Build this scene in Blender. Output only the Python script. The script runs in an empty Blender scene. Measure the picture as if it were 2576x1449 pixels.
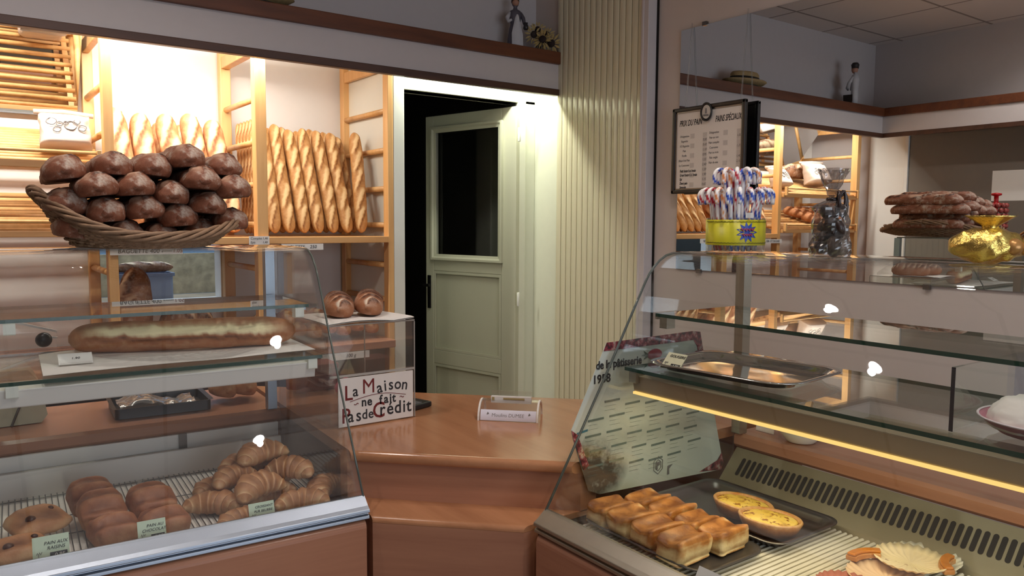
import bpy, math, random
from mathutils import Vector, Matrix, noise
C = bpy.context.scene.collection
SC = bpy.context.scene
PI = math.pi
sin, cos = math.sin, math.cos

# ---------------------------------------------------------------- camera
HEAD, PITCH, ROLL, CAMH = math.radians(36.044), math.radians(4.85), math.radians(.33), 1.46
_f0 = Vector((sin(HEAD), cos(HEAD), 0)); _r0 = Vector((cos(HEAD), -sin(HEAD), 0)); _z = Vector((0, 0, 1))
_fw = _f0*cos(PITCH) - _z*sin(PITCH); _up = _f0*sin(PITCH) + _z*cos(PITCH)
_rt = _r0*cos(ROLL) + _up*sin(ROLL); _up = -_r0*sin(ROLL) + _up*cos(ROLL)
cd = bpy.data.cameras.new('camera'); cam = bpy.data.objects.new('camera', cd); C.objects.link(cam)
cd.sensor_width = 36; cd.lens = 1950/2576*36; cd.clip_start = .02
cam.matrix_world = Matrix(((_rt.x, _up.x, -_fw.x, 0), (_rt.y, _up.y, -_fw.y, 0), (_rt.z, _up.z, -_fw.z, CAMH), (0, 0, 0, 1)))
SC.camera = cam

# ---------------------------------------------------------------- light, exposure
SC.view_settings.view_transform = 'Standard'; SC.view_settings.look = 'None'
SC.view_settings.gamma = 1; SC.view_settings.use_curve_mapping = False
SC.view_settings.exposure = 0.08
w = bpy.data.worlds.new('world'); SC.world = w; w.use_nodes = True
w.node_tree.nodes['Background'].inputs[0].default_value = (.30, .38, .55, 1)
w.node_tree.nodes['Background'].inputs[1].default_value = .25
SC.cycles.max_bounces = 14; SC.cycles.transparent_max_bounces = 40; SC.cycles.glossy_bounces = 8
SC.cycles.diffuse_bounces = 5; SC.cycles.transmission_bounces = 10; SC.cycles.caustics_reflective = False
SC.cycles.sample_clamp_indirect = 6

def lamp(name, kind, loc, energy, color, rot=(0, 0, 0), **kw):
    d = bpy.data.lights.new(name, kind); d.energy = energy; d.color = color
    for k, v in kw.items(): setattr(d, k, v)
    o = bpy.data.objects.new(name, d); o.location = loc; o.rotation_euler = rot; C.objects.link(o); return o
# daylight through the shop window behind the customer
lamp('window_daylight', 'AREA', (.9, -2.12, 1.45), 37, (.82, .89, 1.0), (math.radians(104), 0, 0), shape='RECTANGLE', size=2.4, size_y=1.5)
# two fluorescent tubes behind the fascia (their tubes are built as meshes below)
lamp('tube_light_shelves', 'AREA', (.46, 3.10, 2.17), 17.5, (1.0, .93, .84), (math.radians(38), 0, 0), shape='RECTANGLE', size=1.45, size_y=.03)
lamp('tube_light_door', 'AREA', (2.06, 3.08, 2.17), 6.5, (.97, 1.0, .84), (math.radians(10), 0, 0), shape='RECTANGLE', size=.70, size_y=.03)
SPOTS = [(1.11, .52), (1.05, -.04), (-.06, 1.77), (.32, 1.87), (1.35, 1.2), (-.35, -.7)]
for sx, sy in SPOTS:
    lamp('downlight_bulb', 'SPOT', (sx, sy, 2.755), 13, (1.0, .88, .80), (0, 0, 0), spot_size=math.radians(150), spot_blend=.6, shadow_soft_size=.014)

# ---------------------------------------------------------------- materials
def lin(r, g, b): return tuple(((c/255+.055)/1.055)**2.4 if c/255 > .04045 else c/255/12.92 for c in (r, g, b))
class NT:
    def __init__(s, name):
        s.m = bpy.data.materials.new(name); s.m.use_nodes = True; s.t = s.m.node_tree; s.t.nodes.clear()
        s.out = s.n('ShaderNodeOutputMaterial')
    def n(s, t, **kw):
        x = s.t.nodes.new(t)
        for k, v in kw.items(): setattr(x, k, v)
        return x
    def l(s, a, b): s.t.links.new(a, b)
    def val(s, node, **kw):
        for k, v in kw.items():
            i = node.inputs[k.replace('_', ' ')]
            i.default_value = (*v, 1) if isinstance(v, tuple) and len(v) == 3 and i.type == 'RGBA' else v
    def math(s, op, a, b=None):
        x = s.n('ShaderNodeMath', operation=op)
        for i, q in enumerate((a, b)):
            if q is None: continue
            if isinstance(q, (int, float)): x.inputs[i].default_value = q
            else: s.l(q, x.inputs[i])
        return x.outputs[0]
    def mix(s, fac, a, b):
        x = s.n('ShaderNodeMix', data_type='RGBA')
        for i, q in ((0, fac), (6, a), (7, b)):
            if isinstance(q, (int, float)): x.inputs[i].default_value = q
            elif isinstance(q, tuple): x.inputs[i].default_value = (*q, 1)
            else: s.l(q, x.inputs[i])
        return x.outputs[2]
    def noise(s, scale, detail=3, rough=.55, stretch=None):
        tc = s.n('ShaderNodeTexCoord'); x = s.n('ShaderNodeTexNoise'); s.val(x, Scale=scale, Detail=detail, Roughness=rough)
        if stretch:
            mp = s.n('ShaderNodeMapping'); mp.inputs['Scale'].default_value = stretch
            s.l(tc.outputs['Object'], mp.inputs[0]); s.l(mp.outputs[0], x.inputs['Vector'])
        else: s.l(tc.outputs['Object'], x.inputs['Vector'])
        return x.outputs['Fac']
    def ramp(s, fac, stops):
        x = s.n('ShaderNodeValToRGB'); e = x.color_ramp.elements
        while len(e) < len(stops): e.new(.5)
        for q, (p, c) in zip(e, stops): q.position = p; q.color = (*c, 1)
        s.l(fac, x.inputs[0]); return x.outputs[0]
    def bump(s, h, strength, dist=.002):
        x = s.n('ShaderNodeBump'); s.val(x, Strength=strength, Distance=dist); s.l(h, x.inputs['Height']); return x.outputs[0]
    def principled(s, color, rough=.5, metallic=0, bump=None, **kw):
        x = s.n('ShaderNodeBsdfPrincipled')
        if isinstance(color, tuple): x.inputs['Base Color'].default_value = (*color, 1)
        else: s.l(color, x.inputs['Base Color'])
        if isinstance(rough, (int, float)): x.inputs['Roughness'].default_value = rough
        else: s.l(rough, x.inputs['Roughness'])
        x.inputs['Metallic'].default_value = metallic
        for k, v in kw.items(): x.inputs[k.replace('_', ' ')].default_value = v
        if bump is not None: s.l(bump, x.inputs['Normal'])
        s.l(x.outputs[0], s.out.inputs[0]); return s.m
def plain(name, c, rough=.5, metallic=0, var=.06, scale=25, bump=0):
    t = NT(name); nz = t.noise(scale)
    col = t.mix(nz, tuple(max(0, q*(1-var*2)) for q in c), tuple(q*(1+var) for q in c))
    return t.principled(col, rough, metallic, t.bump(t.noise(scale*8), bump) if bump else None)
def wood(name, c1, c2, rough=.4, scale=9, stretch=(.12, 1, 1), coat=0):
    t = NT(name)
    a = t.noise(scale*3, 4, .6, stretch); b = t.noise(scale, 2, .5, stretch)
    f = t.math('ADD', t.math('MULTIPLY', a, .6), t.math('MULTIPLY', b, .5))
    col = t.ramp(f, [(.36, c1), (.5, tuple((x+y)/2 for x, y in zip(c1, c2))), (.66, c2)])
    return t.principled(col, rough, 0, t.bump(a, .06), Coat_Weight=coat)
def glass(name, tint=(.975, .985, .98), rough=0.0, strength=1.0, haze=0.0):
    t = NT(name)
    g = t.n('ShaderNodeNewGeometry'); d = t.n('ShaderNodeVectorMath', operation='DOT_PRODUCT')
    t.l(g.outputs['Normal'], d.inputs[0]); t.l(g.outputs['Incoming'], d.inputs[1])
    k = t.math('POWER', t.math('SUBTRACT', 1.0, t.math('ABSOLUTE', d.outputs['Value'])), 5.0)
    f = t.math('MULTIPLY', t.math('ADD', .042, t.math('MULTIPLY', k, .958)), strength)
    tr = t.n('ShaderNodeBsdfTransparent'); tr.inputs[0].default_value = (*tint, 1)
    gl = t.n('ShaderNodeBsdfGlossy'); gl.inputs['Roughness'].default_value = rough; gl.inputs[0].default_value = (1, 1, 1, 1)
    mx = t.n('ShaderNodeMixShader'); t.l(f, mx.inputs[0]); t.l(tr.outputs[0], mx.inputs[1]); t.l(gl.outputs[0], mx.inputs[2])
    o = mx.outputs[0]
    if haze:
        df = t.n('ShaderNodeBsdfDiffuse'); df.inputs[0].default_value = (.8, .8, .8, 1)
        m2 = t.n('ShaderNodeMixShader'); m2.inputs[0].default_value = haze; t.l(o, m2.inputs[1]); t.l(df.outputs[0], m2.inputs[2]); o = m2.outputs[0]
    t.l(o, t.out.inputs[0]); return t.m
def mirror(name, c=(.80, .82, .82)):
    t = NT(name); x = t.n('ShaderNodeBsdfGlossy'); x.inputs[0].default_value = (*c, 1); x.inputs['Roughness'].default_value = 0.0
    t.l(x.outputs[0], t.out.inputs[0]); return t.m
def emit(name, c, s):
    t = NT(name); x = t.n('ShaderNodeEmission'); x.inputs[0].default_value = (*c, 1); x.inputs[1].default_value = s
    t.l(x.outputs[0], t.out.inputs[0]); return t.m
def bread(name, ear, crust, pale, rough=.62, flour=0.0, spots=None, var=.35):
    """crust coloured by the 'tone' attribute: -1 dark ridge, 0 crust, 1 pale slash"""
    t = NT(name); at = t.n('ShaderNodeAttribute', attribute_name='tone')
    f = t.math('ADD', t.math('MULTIPLY', at.outputs['Fac'], .5), .5)
    f = t.math('ADD', f, t.math('MULTIPLY', t.math('SUBTRACT', t.noise(45, 4, .65), .5), var))
    col = t.ramp(f, [(.12, ear), (.48, crust), (.9, pale)])
    if flour:
        fl = t.ramp(t.noise(26, 5, .75), [(.50, (0, 0, 0)), (.66, (flour, flour, flour))])
        col = t.mix(fl, col, (.55, .46, .38))
    if spots:
        sp = t.ramp(t.noise(70, 2, .5), [(.55, (0, 0, 0)), (.63, (1, 1, 1))])
        col = t.mix(sp, col, spots)
    return t.principled(col, rough, 0, t.bump(t.noise(110, 4, .6), .35, .003))
def toned(name, a, b, c, rough=.4, **kw):
    t = NT(name); at = t.n('ShaderNodeAttribute', attribute_name='tone')
    f = t.math('ADD', t.math('MULTIPLY', at.outputs['Fac'], .5), .5)
    return t.principled(t.ramp(f, [(.1, a), (.5, b), (.9, c)]), rough, **kw)

M = dict(
    wall_grey=plain('wall_paint', lin(198, 192, 192), .8, var=.02, bump=.05), wall_beige=plain('wall_paint_beige', lin(200, 190, 183), .75, var=.02),
    white=plain('white_board', lin(236, 232, 226), .55, var=.015), white_gloss=plain('white_laminate', lin(232, 234, 224), .25, var=.01),
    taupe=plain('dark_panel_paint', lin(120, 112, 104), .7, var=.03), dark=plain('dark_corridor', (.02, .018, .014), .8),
    pvc=plain('pvc_cladding', lin(214, 208, 180), .16, var=.015), jamb=plain('door_paint', lin(192, 192, 170), .38, var=.03, scale=6, bump=.05),
    jambw=plain('door_frame_paint', lin(222, 224, 206), .4, var=.02),
    beech=wood('beech', lin(206, 150, 88), lin(232, 184, 122), .42, 8, (1, 1, .1)), beech_x=wood('beech_shelf', lin(200, 142, 84), lin(226, 176, 116), .42, 8),
    cherry=wood('cherry_laminate', lin(156, 106, 84), lin(180, 129, 102), .26, 7, (.1, .1, 1.4)), cherry_top=wood('cherry_worktop', lin(164, 113, 80), lin(188, 134, 97), .17, 7, (1, .1, 1)),
    brown=wood('dark_stained_wood', lin(74, 40, 25), lin(108, 62, 38), .4, 10), brown_dk=wood('dark_brown_edge', lin(58, 36, 26), lin(84, 54, 40), .45, 10),
    alu=plain('brushed_aluminium', (.36, .41, .48), .42, 1, .03), steel=plain('stainless_steel', (.74, .74, .75), .09, 1, .05), steel_dk=plain('dark_steel', (.22, .21, .20), .33, 1, .08),
    alu_warm=plain('warm_lit_aluminium', (.42, .39, .32), .36, .9, .05), vent=plain('grey_enamel', lin(132, 124, 102), .4, .3, .05),  # alu_warm: plain aluminium, warm reflections put into its colour
    black=plain('black_plastic', (.012, .012, .013), .35), hole=plain('vent_void', (.012, .010, .008), .8), iron=plain('black_iron', (.015, .014, .013), .4, .6),
    glass=glass('clear_glass'), gedge=plain('glass_edge_green', lin(18, 62, 48), .15), gshelf=glass('shelf_glass', (.93, .965, .945)), acrylic=glass('clear_acrylic', (.97, .97, .965), 0, 1.1, .02),
    aedge=plain('acrylic_edge', lin(170, 165, 158), .2), mirror=mirror('wall_mirror'), paper=plain('paper', lin(238, 236, 232), .8, var=.02), bagp=plain('bag_paper', lin(212, 196, 184), .75, var=.05, scale=12, bump=.2),
    ink=plain('ink', (.02, .018, .02), .7), ink_grey=plain('grey_ink', (.18, .17, .17), .7), red_ink=plain('dark_red_ink', lin(110, 30, 28), .7), red=plain('red_plastic', lin(190, 22, 30), .35), maroon=plain('maroon_box', lin(120, 22, 26), .5),
    tag=plain('pale_green_card', lin(206, 222, 196), .5, var=.01), tube=emit('fluorescent_tube', (1, .93, .78), 12), bulb=emit('downlight_glow', (1, .92, .86), 160), strip=emit('case_lamp', (1, .66, .20), 1.1), beige_metal=plain('beige_painted_metal', lin(160, 144, 118), .4, .1, .03),
    wicker=plain('wicker', lin(158, 126, 98), .7, var=.3, scale=60), tile=None, gold=plain('gold_foil', (.80, .58, .16), .27, 1, .12, 30, .6),
)
def tiles(name, c, grout, size, rough, mortar=.012):
    t = NT(name); tc = t.n('ShaderNodeTexCoord'); b = t.n('ShaderNodeTexBrick'); b.offset = 0
    t.val(b, Color1=c, Color2=tuple(x*.96 for x in c), Mortar=grout, Scale=1.0, Mortar_Size=mortar, Brick_Width=size, Row_Height=size)
    t.l(tc.outputs['Object'], b.inputs['Vector']); return t.principled(b.outputs['Color'], rough)
M['ceiling'] = tiles('ceiling_tiles', lin(222, 214, 210), lin(150, 142, 138), .6, .85, .009)
M['floor'] = tiles('floor_tiles', lin(150, 128, 110), lin(90, 80, 72), .3, .4)
M['baguette'] = bread('baguette_crust', lin(140, 86, 40), lin(196, 140, 80), lin(232, 196, 140), var=.55)
M['batard'] = bread('batard_crust', lin(136, 76, 40), lin(194, 130, 84), lin(238, 206, 156), var=.5)
M['rye'] = bread('rye_crust', lin(48, 27, 18), lin(136, 82, 58), lin(190, 152, 126), .66, .95, var=.6)
M['croissant'] = bread('croissant_pastry', lin(120, 74, 46), lin(184, 130, 88), lin(228, 194, 150), .5)
M['choco'] = bread('laminated_pastry', lin(108, 62, 42), lin(164, 106, 76), lin(214, 168, 128), .5, var=.5)
M['longbread'] = bread('soft_long_loaf', lin(104, 60, 38), lin(166, 104, 66), lin(246, 230, 184), .5, var=.2)
M['puff'] = bread('puff_pastry', lin(126, 74, 30), lin(186, 124, 60), lin(236, 212, 156), .42, var=.6)
M['custard'] = bread('quiche_filling', lin(138, 84, 20), lin(232, 196, 84), lin(246, 222, 130), .45, spots=lin(150, 96, 30), var=.3)
M['roundloaf'] = bread('country_loaf_crust', lin(70, 42, 26), lin(132, 84, 52), lin(224, 194, 156), .7, .5)
# ---------------------------------------------------------------- geometry helpers
class MB:
    def __init__(s): s.v = []; s.f = []; s.m = []; s.t = []
    def add(s, vs, fs, m=0, tone=None):
        o = len(s.v); s.v += [Vector(q) for q in vs]; s.f += [tuple(i+o for i in q) for q in fs]; s.m += [m]*len(fs)
        s.t += list(tone) if tone else [0.0]*len(vs); return s
    def box(s, x0, x1, y0, y1, z0, z1, m=0):
        return s.add([(x, y, z) for x in (x0, x1) for y in (y0, y1) for z in (z0, z1)],
                     [(0, 1, 3, 2), (4, 6, 7, 5), (0, 4, 5, 1), (2, 3, 7, 6), (0, 2, 6, 4), (1, 5, 7, 3)], m)
    def bar(s, p, q, w, h, m=0, up=(0, 0, 1)):
        p, q = Vector(p), Vector(q); d = (q-p).normalized(); u = Vector(up)
        if abs(d.dot(u)) > .98: u = Vector((0, 1, 0))
        a = d.cross(u).normalized(); b = a.cross(d).normalized(); a *= w/2; b *= h/2
        return s.add([e+i*a+j*b for e in (p, q) for i, j in ((-1, -1), (1, -1), (1, 1), (-1, 1))],
                     [(0, 1, 2, 3), (7, 6, 5, 4), (0, 4, 5, 1), (1, 5, 6, 2), (2, 6, 7, 3), (3, 7, 4, 0)], m)
    def prism(s, poly, vec, m=0, mcap=None):
        """closed polygon extruded along vec"""
        n = len(poly); P = [Vector(q) for q in poly]; V = Vector(vec)
        s.add(P+[q+V for q in P], [(i, (i+1) % n, n+(i+1) % n, n+i) for i in range(n)], m)
        s.add(P+[q+V for q in P], [tuple(range(n))[::-1], tuple(range(n, 2*n))], m if mcap is None else mcap); return s
    def loops(s, L, m=0, cap=True, tone=None, closed=True):
        n = len(L[0]); vs = [q for l in L for q in l]; fs = []
        for i in range(len(L)-1):
            for j in range(n if closed else n-1):
                k = (j+1) % n; fs.append((i*n+j, i*n+k, (i+1)*n+k, (i+1)*n+j))
        if cap and closed: fs += [tuple(range(n))[::-1], tuple(range((len(L)-1)*n, len(L)*n))]
        return s.add(vs, fs, m, [q for l in tone for q in l] if tone else None)
    def tube(s, pts, r, n=8, m=0, cap=True, tone=None):
        P = [Vector(p) for p in pts]; L = []; T = []; a = None
        for i, p in enumerate(P):
            d = (P[min(i+1, len(P)-1)]-P[max(i-1, 0)]).normalized()
            if a is None:
                a = d.orthogonal().normalized()
            else:
                a = (a-d*a.dot(d)).normalized()
            b = d.cross(a); rr = r[i] if isinstance(r, (list, tuple)) else r
            L.append([p+(a*cos(2*PI*j/n)+b*sin(2*PI*j/n))*rr for j in range(n)])
            if tone: T.append([tone(i/(len(P)-1), j/n) for j in range(n)])
        return s.loops(L, m, cap, T if tone else None)
    def lathe(s, prof, c=(0, 0, 0), n=24, m=0, cap=True, sx=1, sy=1, tone=None):
        c = Vector(c)
        return s.loops([[c+Vector((r*cos(2*PI*j/n)*sx, r*sin(2*PI*j/n)*sy, z)) for j in range(n)] for r, z in prof], m, cap,
                       [[q]*n for q in tone] if tone else None)
    def ball(s, c, r, n=12, m=0, sz=1):
        return s.lathe([(r*max(.02, sin(PI*i/8)), -r*cos(PI*i/8)*sz) for i in range(9)], c, n, m)
    def sheet(s, fn, nu, nv, m=0, thick=0):
        """grid surface fn(u,v)->Vector, optionally with thickness along z"""
        g = [[Vector(fn(i/nu, j/nv)) for j in range(nv+1)] for i in range(nu+1)]
        vs = [q for r in g for q in r]; k = nv+1
        fs = [(i*k+j, i*k+j+1, (i+1)*k+j+1, (i+1)*k+j) for i in range(nu) for j in range(nv)]
        return s.add(vs, fs, m)
    def xf(s, M4): s.v = [M4 @ q for q in s.v]; return s
def rect_loop(hx, hy, r, z, n=6, c=(0, 0)):
    r = min(r, hx, hy); out = []
    for k, (sx, sy) in enumerate(((1, 1), (-1, 1), (-1, -1), (1, -1))):
        for i in range(n+1):
            a = PI/2*k + PI/2*i/n
            out.append(Vector((c[0]+sx*(hx-r)+r*cos(a), c[1]+sy*(hy-r)+r*sin(a), z)))
    return out
def wmat(o):
    m = o.matrix_basis.copy()
    while o.parent: o = o.parent; m = o.matrix_basis @ m
    return m
def mesh(name, mb, mats, smooth=False):
    me = bpy.data.meshes.new(name); me.from_pydata([tuple(q) for q in mb.v], [], mb.f)
    for x in (mats if isinstance(mats, (list, tuple)) else [mats]): me.materials.append(M[x] if isinstance(x, str) else x)
    me.polygons.foreach_set('material_index', mb.m)
    if any(mb.t):
        at = me.attributes.new('tone', 'FLOAT', 'POINT'); at.data.foreach_set('value', mb.t)
    me.validate()
    if smooth: me.polygons.foreach_set('use_smooth', [True]*len(me.polygons))
    me.update(); return me
def obj(name, mb, mats, parent=None, local=False, smooth=False, bevel=0, recalc=False):
    if parent is not None and not local: mb.xf(wmat(parent).inverted())
    me = mesh(name, mb, mats, smooth)
    import bmesh
    b = bmesh.new(); b.from_mesh(me); bmesh.ops.recalc_face_normals(b, faces=b.faces); b.to_mesh(me); b.free()
    o = bpy.data.objects.new(name, me); C.objects.link(o)
    if parent is not None: o.parent = parent
    if bevel:
        q = o.modifiers.new('edge', 'BEVEL'); q.width = bevel; q.segments = 2; q.limit_method = 'ANGLE'; q.angle_limit = math.radians(40)
    return o
def tag(o, label, cat, group=None):
    o['label'] = label; o['category'] = cat
    if group: o['group'] = group
    return o
def thing(name, label, cat, loc=(0, 0, 0), rz=0, group=None):
    o = bpy.data.objects.new(name, None); C.objects.link(o); o.location = loc; o.rotation_euler = (0, 0, rz); o.empty_display_size = .05
    return tag(o, label, cat, group)
def struct(name, mb, mats, **kw):
    o = obj(name, mb, mats, **kw); o['kind'] = 'structure'; return o
def dup(src, label=None, group=None, mw=None):
    c = src.copy(); C.objects.link(c)
    if label: c['label'] = label
    if group: c['group'] = group
    if mw is not None: c.matrix_basis = mw
    for ch in list(src.children):
        d = ch.copy(); C.objects.link(d); d.parent = c
        for g in list(ch.children):
            e = g.copy(); C.objects.link(e); e.parent = d
    return c
def frame(o, zdir, face, flip=1):
    """matrix with local z along zdir and local -y towards face"""
    z = Vector(zdir).normalized(); y = -Vector(face); y = (y-z*y.dot(z)).normalized(); x = y.cross(z)
    return Matrix(((x.x, y.x, z.x, o[0]), (x.y, y.y, z.y, o[1]), (x.z, y.z, z.z, o[2]), (0, 0, 0, 1)))
def text(name, s, size, mat, parent, mw, align='CENTER', shear=0, bold=0, spacing=1.0, depth=.0003, sx=1.0, fit=0):
    """flat lettering standing in the plane of mw (x right, y up, z out)"""
    c = bpy.data.curves.new(name, 'FONT'); c.body = s; c.size = size; c.align_x = align; c.align_y = 'CENTER'
    c.shear = shear; c.offset = bold; c.space_character = spacing; c.extrude = depth; c.resolution_u = 3
    t = bpy.data.objects.new(name, c); C.objects.link(t)
    me = bpy.data.meshes.new_from_object(t.evaluated_get(bpy.context.evaluated_depsgraph_get()))
    bpy.data.objects.remove(t); bpy.data.curves.remove(c)
    if fit: sx = fit/(max(q.co.x for q in me.vertices)-min(q.co.x for q in me.vertices))
    me.transform(wmat(parent).inverted() @ mw @ Matrix.Diagonal((sx, 1, 1, 1))); me.materials.clear(); me.materials.append(M[mat])
    o = bpy.data.objects.new(name, me); C.objects.link(o); o.parent = parent; return o
def plane_mat(o, xdir, ydir):
    x = Vector(xdir).normalized(); y = Vector(ydir); y = (y-x*y.dot(x)).normalized(); z = x.cross(y)
    return Matrix(((x.x, y.x, z.x, o[0]), (x.y, y.y, z.y, o[1]), (x.z, y.z, z.z, o[2]), (0, 0, 0, 1)))
# display case frames: u = depth from the customer edge, v = along the case, z = height
_a = math.radians(-3.2); LEX = Vector((cos(_a), sin(_a), 0)); LEY = Vector((-sin(_a), cos(_a), 0)); LO = Vector((.731, 1.55, 0))
def LCW(u, v, z): return LO+LEY*u-LEX*v+Vector((0, 0, z))
def RCW(u, v, z): return Vector((.994+u, 1.27-v, z))
def sm(x): x = max(0., min(1., x)); return x*x*(3-2*x)
def nz(p, k=1.0): return noise.noise(Vector(p)*k)

# ---------------------------------------------------------------- breads (local z = length, slashes on -y)
def loaf(name, mat, L, R, n=5, seed=0, ang=.42, sl=None, h=.16, pe=5, flat=.8, wx=1.0, wy=.92, bend=0.0, nu=64, nv=24, lump=.06, sw=.3, rag=.3):
    rnd = random.Random(seed); mb = MB(); rows = []; tones = []
    sl = sl or L/n*1.25; ks = [((k+.5)/n*L*.94+.03*L, rnd.uniform(-.25, .25)*R) for k in range(n)]
    for i in range(nu+1):
        t = (1-cos(PI*(.02+.96*i/nu)))/2; z = t*L; env = max(.06, 1-abs(2*t-1)**pe)**.5
        cx = bend*sin(PI*t); row = []; tn = []
        for j in range(nv):
            ph = 2*PI*j/nv; p = ph if ph <= PI else ph-2*PI; a = p*R; r = R*env
            top = sm((cos(p)+.25)/.8); bump = 0.; tone = -.25*sm((abs(p)-1.9)/.8)
            for s0, a0 in ks:
                d, b = z-s0, a-a0; q = d*cos(ang)+b*sin(ang); c = -d*sin(ang)+b*cos(ang)+R*rag*(nz((z*38, a*18, seed))+.5*nz((z*95, a*40, seed+5)))*.8
                along = sm((sl/2-abs(q))/(sl*.22)); g = math.exp(-(c/(R*sw))**2)*along*top
                bump += h*.55*g + h*math.exp(-((c-R*sw*1.25)/(R*.13))**2)*along*top - h*.7*math.exp(-((c+R*sw*1.2)/(R*.14))**2)*along*top
                tone += 1.1*g - .9*math.exp(-((c-R*sw*1.45)/(R*.13))**2)*along*top
            r *= 1 + bump + lump*nz((cos(ph)*1.5, sin(ph)*1.5, z/R*.6+seed*9.1))
            y = -r*cos(ph)*wy
            if y > flat*R*wy: y = flat*R*wy
            row.append(Vector((cx+r*sin(ph)*wx, y, z))); tn.append(max(-1, min(1, tone)))
        rows.append(row); tones.append(tn)
    mb.loops(rows, 0, True, tones)
    o = obj(name, mb, mat, smooth=True); return o
def croissant(name, R=.026, arc=.05, span=150, seed=0, mat='croissant'):
    """curved in its own xy plane, resting at z=0"""
    mb = MB(); rows = []; tn = []; nu, nv = 70, 16; sp = math.radians(span)
    for i in range(nu+1):
        t = i/nu; th = (t-.5)*sp; c = Vector((arc*1.25*sin(th), arc*(cos(th)-1), 0)); tg = Vector((cos(th), -sin(th)*.8, 0)).normalized(); nrm = Vector((tg.y, -tg.x, 0))
        e = abs(2*t-1); k = (e*3.3+.45) % 1.0
        r = R*(max(.05, 1-e**2.1)**.75+.12)*(1.03-.17*k**1.5 + .10*nz((t*7, seed*3.3, 1)))
        row = []; tt = []
        for j in range(nv):
            ph = 2*PI*j/nv; rr = r*(1+.14*nz((t*10, cos(ph)*1.6, sin(ph)*1.6+seed)))
            row.append(c+nrm*rr*cos(ph)*1.05+Vector((0, 0, max(rr*sin(ph)*.92, -.7*R)+.7*R)))
            tt.append(.55*(k**3)+.45*e**2-.15-.40*sm(sin(ph)*.9)*(1-k)+.35*nz((t*11, cos(ph)*1.5, seed*2)))
        rows.append(row); tn.append(tt)
    mb.loops(rows, 0, True, tn); return obj(name, mb, mat, smooth=True)
def block(name, mat, lx, ly, lz, seed=0, e=3.2, grooves=0, layers=0, rough=.05, dome=.0, nu=40, nv=40):
    """rounded pastry block on z=0; grooves run along x on the top, layers ring the sides"""
    mb = MB(); rows = []; tn = []
    for i in range(nu+1):
        la = -PI/2+PI*i/nu; row = []; tt = []
        for j in range(nv):
            lo = 2*PI*j/nv
            def se(c, p): return math.copysign(abs(c)**p, c)
            p1, p2 = 2/e, 2/(e+.8)
            x = lx/2*se(cos(la), p1)*se(cos(lo), p2); y = ly/2*se(cos(la), p1)*se(sin(lo), p2); z = lz/2*se(sin(la), p1)
            top = sm((z/lz*2-.1)/.8); side = 1-top
            k = 1+rough*nz((x*60+seed*7, y*60, z*60))+rough*.8*nz((x*18+seed*5, y*18, z*18))
            if layers: k += (.05*sin(z/lz*layers*2*PI+3*nz((x*20, y*20, seed)))+.06*nz((x*40, y*40, z*160+seed)))*side
            z += lz*dome*top*(1-(2*x/lx)**2*.6)*(1-(2*y/ly)**2*.6)
            g = 0
            if grooves:
                g = cos(grooves*PI*2*(y/ly+.5)+.8*nz((x*25, seed, 0)))*top; z += lz*.13*g
            row.append(Vector((x*k, y*k, max(0, z+lz/2)))); tt.append((.95*side*(.75+.45*sin(z/lz*layers*9+4*nz((x*30, y*30, seed))))-.05-.30*top-.35*max(0, -g)+.55*top*nz((x*14+y*60, y*22-x*50, seed*3)) if layers else .3*side-.2*top+.3*g)+.5*nz((x*35+seed, y*35, z*20)))
        rows.append(row); tn.append([max(-1, min(1, q)) for q in tt])
    mb.loops(rows, 0, True, tn); return obj(name, mb, mat, smooth=True)
ORD = 'first second third fourth fifth sixth seventh eighth ninth tenth eleventh twelfth thirteenth'.split()
# ---------------------------------------------------------------- the room
H = 2.79
struct('floor', MB().box(-.8, 2.6, -2.3, 5.3, -.1, 0), 'floor')
struct('ceiling', MB().box(-.8, 2.6, -2.3, 3.3, H, H+.1), 'ceiling')
struct('wall_left', MB().box(-.8, -.70, -2.3, 3.75, 0, H), 'wall_grey')
struct('wall_right', MB().box(2.5, 2.6, -2.3, 2.41, 0, H), 'wall_beige')
struct('wall_front', MB().box(-.8, .0-.35, -2.3, -2.2, 0, H).box(2.15, 2.6, -2.3, -2.2, 0, H).box(-.35, 2.15, -2.3, -2.2, 0, .65).box(-.35, 2.15, -2.3, -2.2, 2.25, H), 'wall_grey')
wn = struct('window_1', MB().box(-.35, 2.15, -2.26, -2.24, .65, .70).box(-.35, 2.15, -2.26, -2.24, 2.20, 2.25).box(-.35, -.30, -2.26, -2.24, .7, 2.2).box(2.10, 2.15, -2.26, -2.24, .7, 2.2).box(.87, .93, -2.26, -2.24, .7, 2.2), 'alu')
obj('pane', MB().box(-.30, 2.10, -2.253, -2.247, .70, 2.20), 'clear_glass' if False else M['glass'], wn)
# bread wall: upper wall over the ledge, alcove behind the racks, door wall
struct('wall_upper', MB().box(-.8, 2.6, 3.2, 3.3, 2.27, H), 'wall_grey')
struct('wall_back', MB().box(-.8, .50, 3.7, 3.8, 0, 2.3).box(1.02, 1.70, 3.7, 3.8, 0, 2.3).box(.50, 1.02, 3.7, 3.8, 0, 1.10).box(.50, 1.02, 3.7, 3.8, 1.40, 2.3), 'white')
struct('wall_alcove_top', MB().box(-.7, 1.69, 3.3, 3.7, 2.262, 2.30), 'white')
struct('wall_alcove_side', MB().box(1.633, 1.688, 3.15, 3.75, 0, 2.262), 'white_gloss', bevel=.003)
struct('wall_door_top', MB().box(1.688, 2.5, 3.2, 3.28, 2.06, 2.27), 'jambw')
struct('wall_side', MB().box(2.47, 2.6, 3.0, 3.28, 0, 2.27), 'jambw')
struct('wall_corner', MB().box(2.47, 2.6, 2.9, 3.2, 2.27, H), 'wall_beige')
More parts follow.
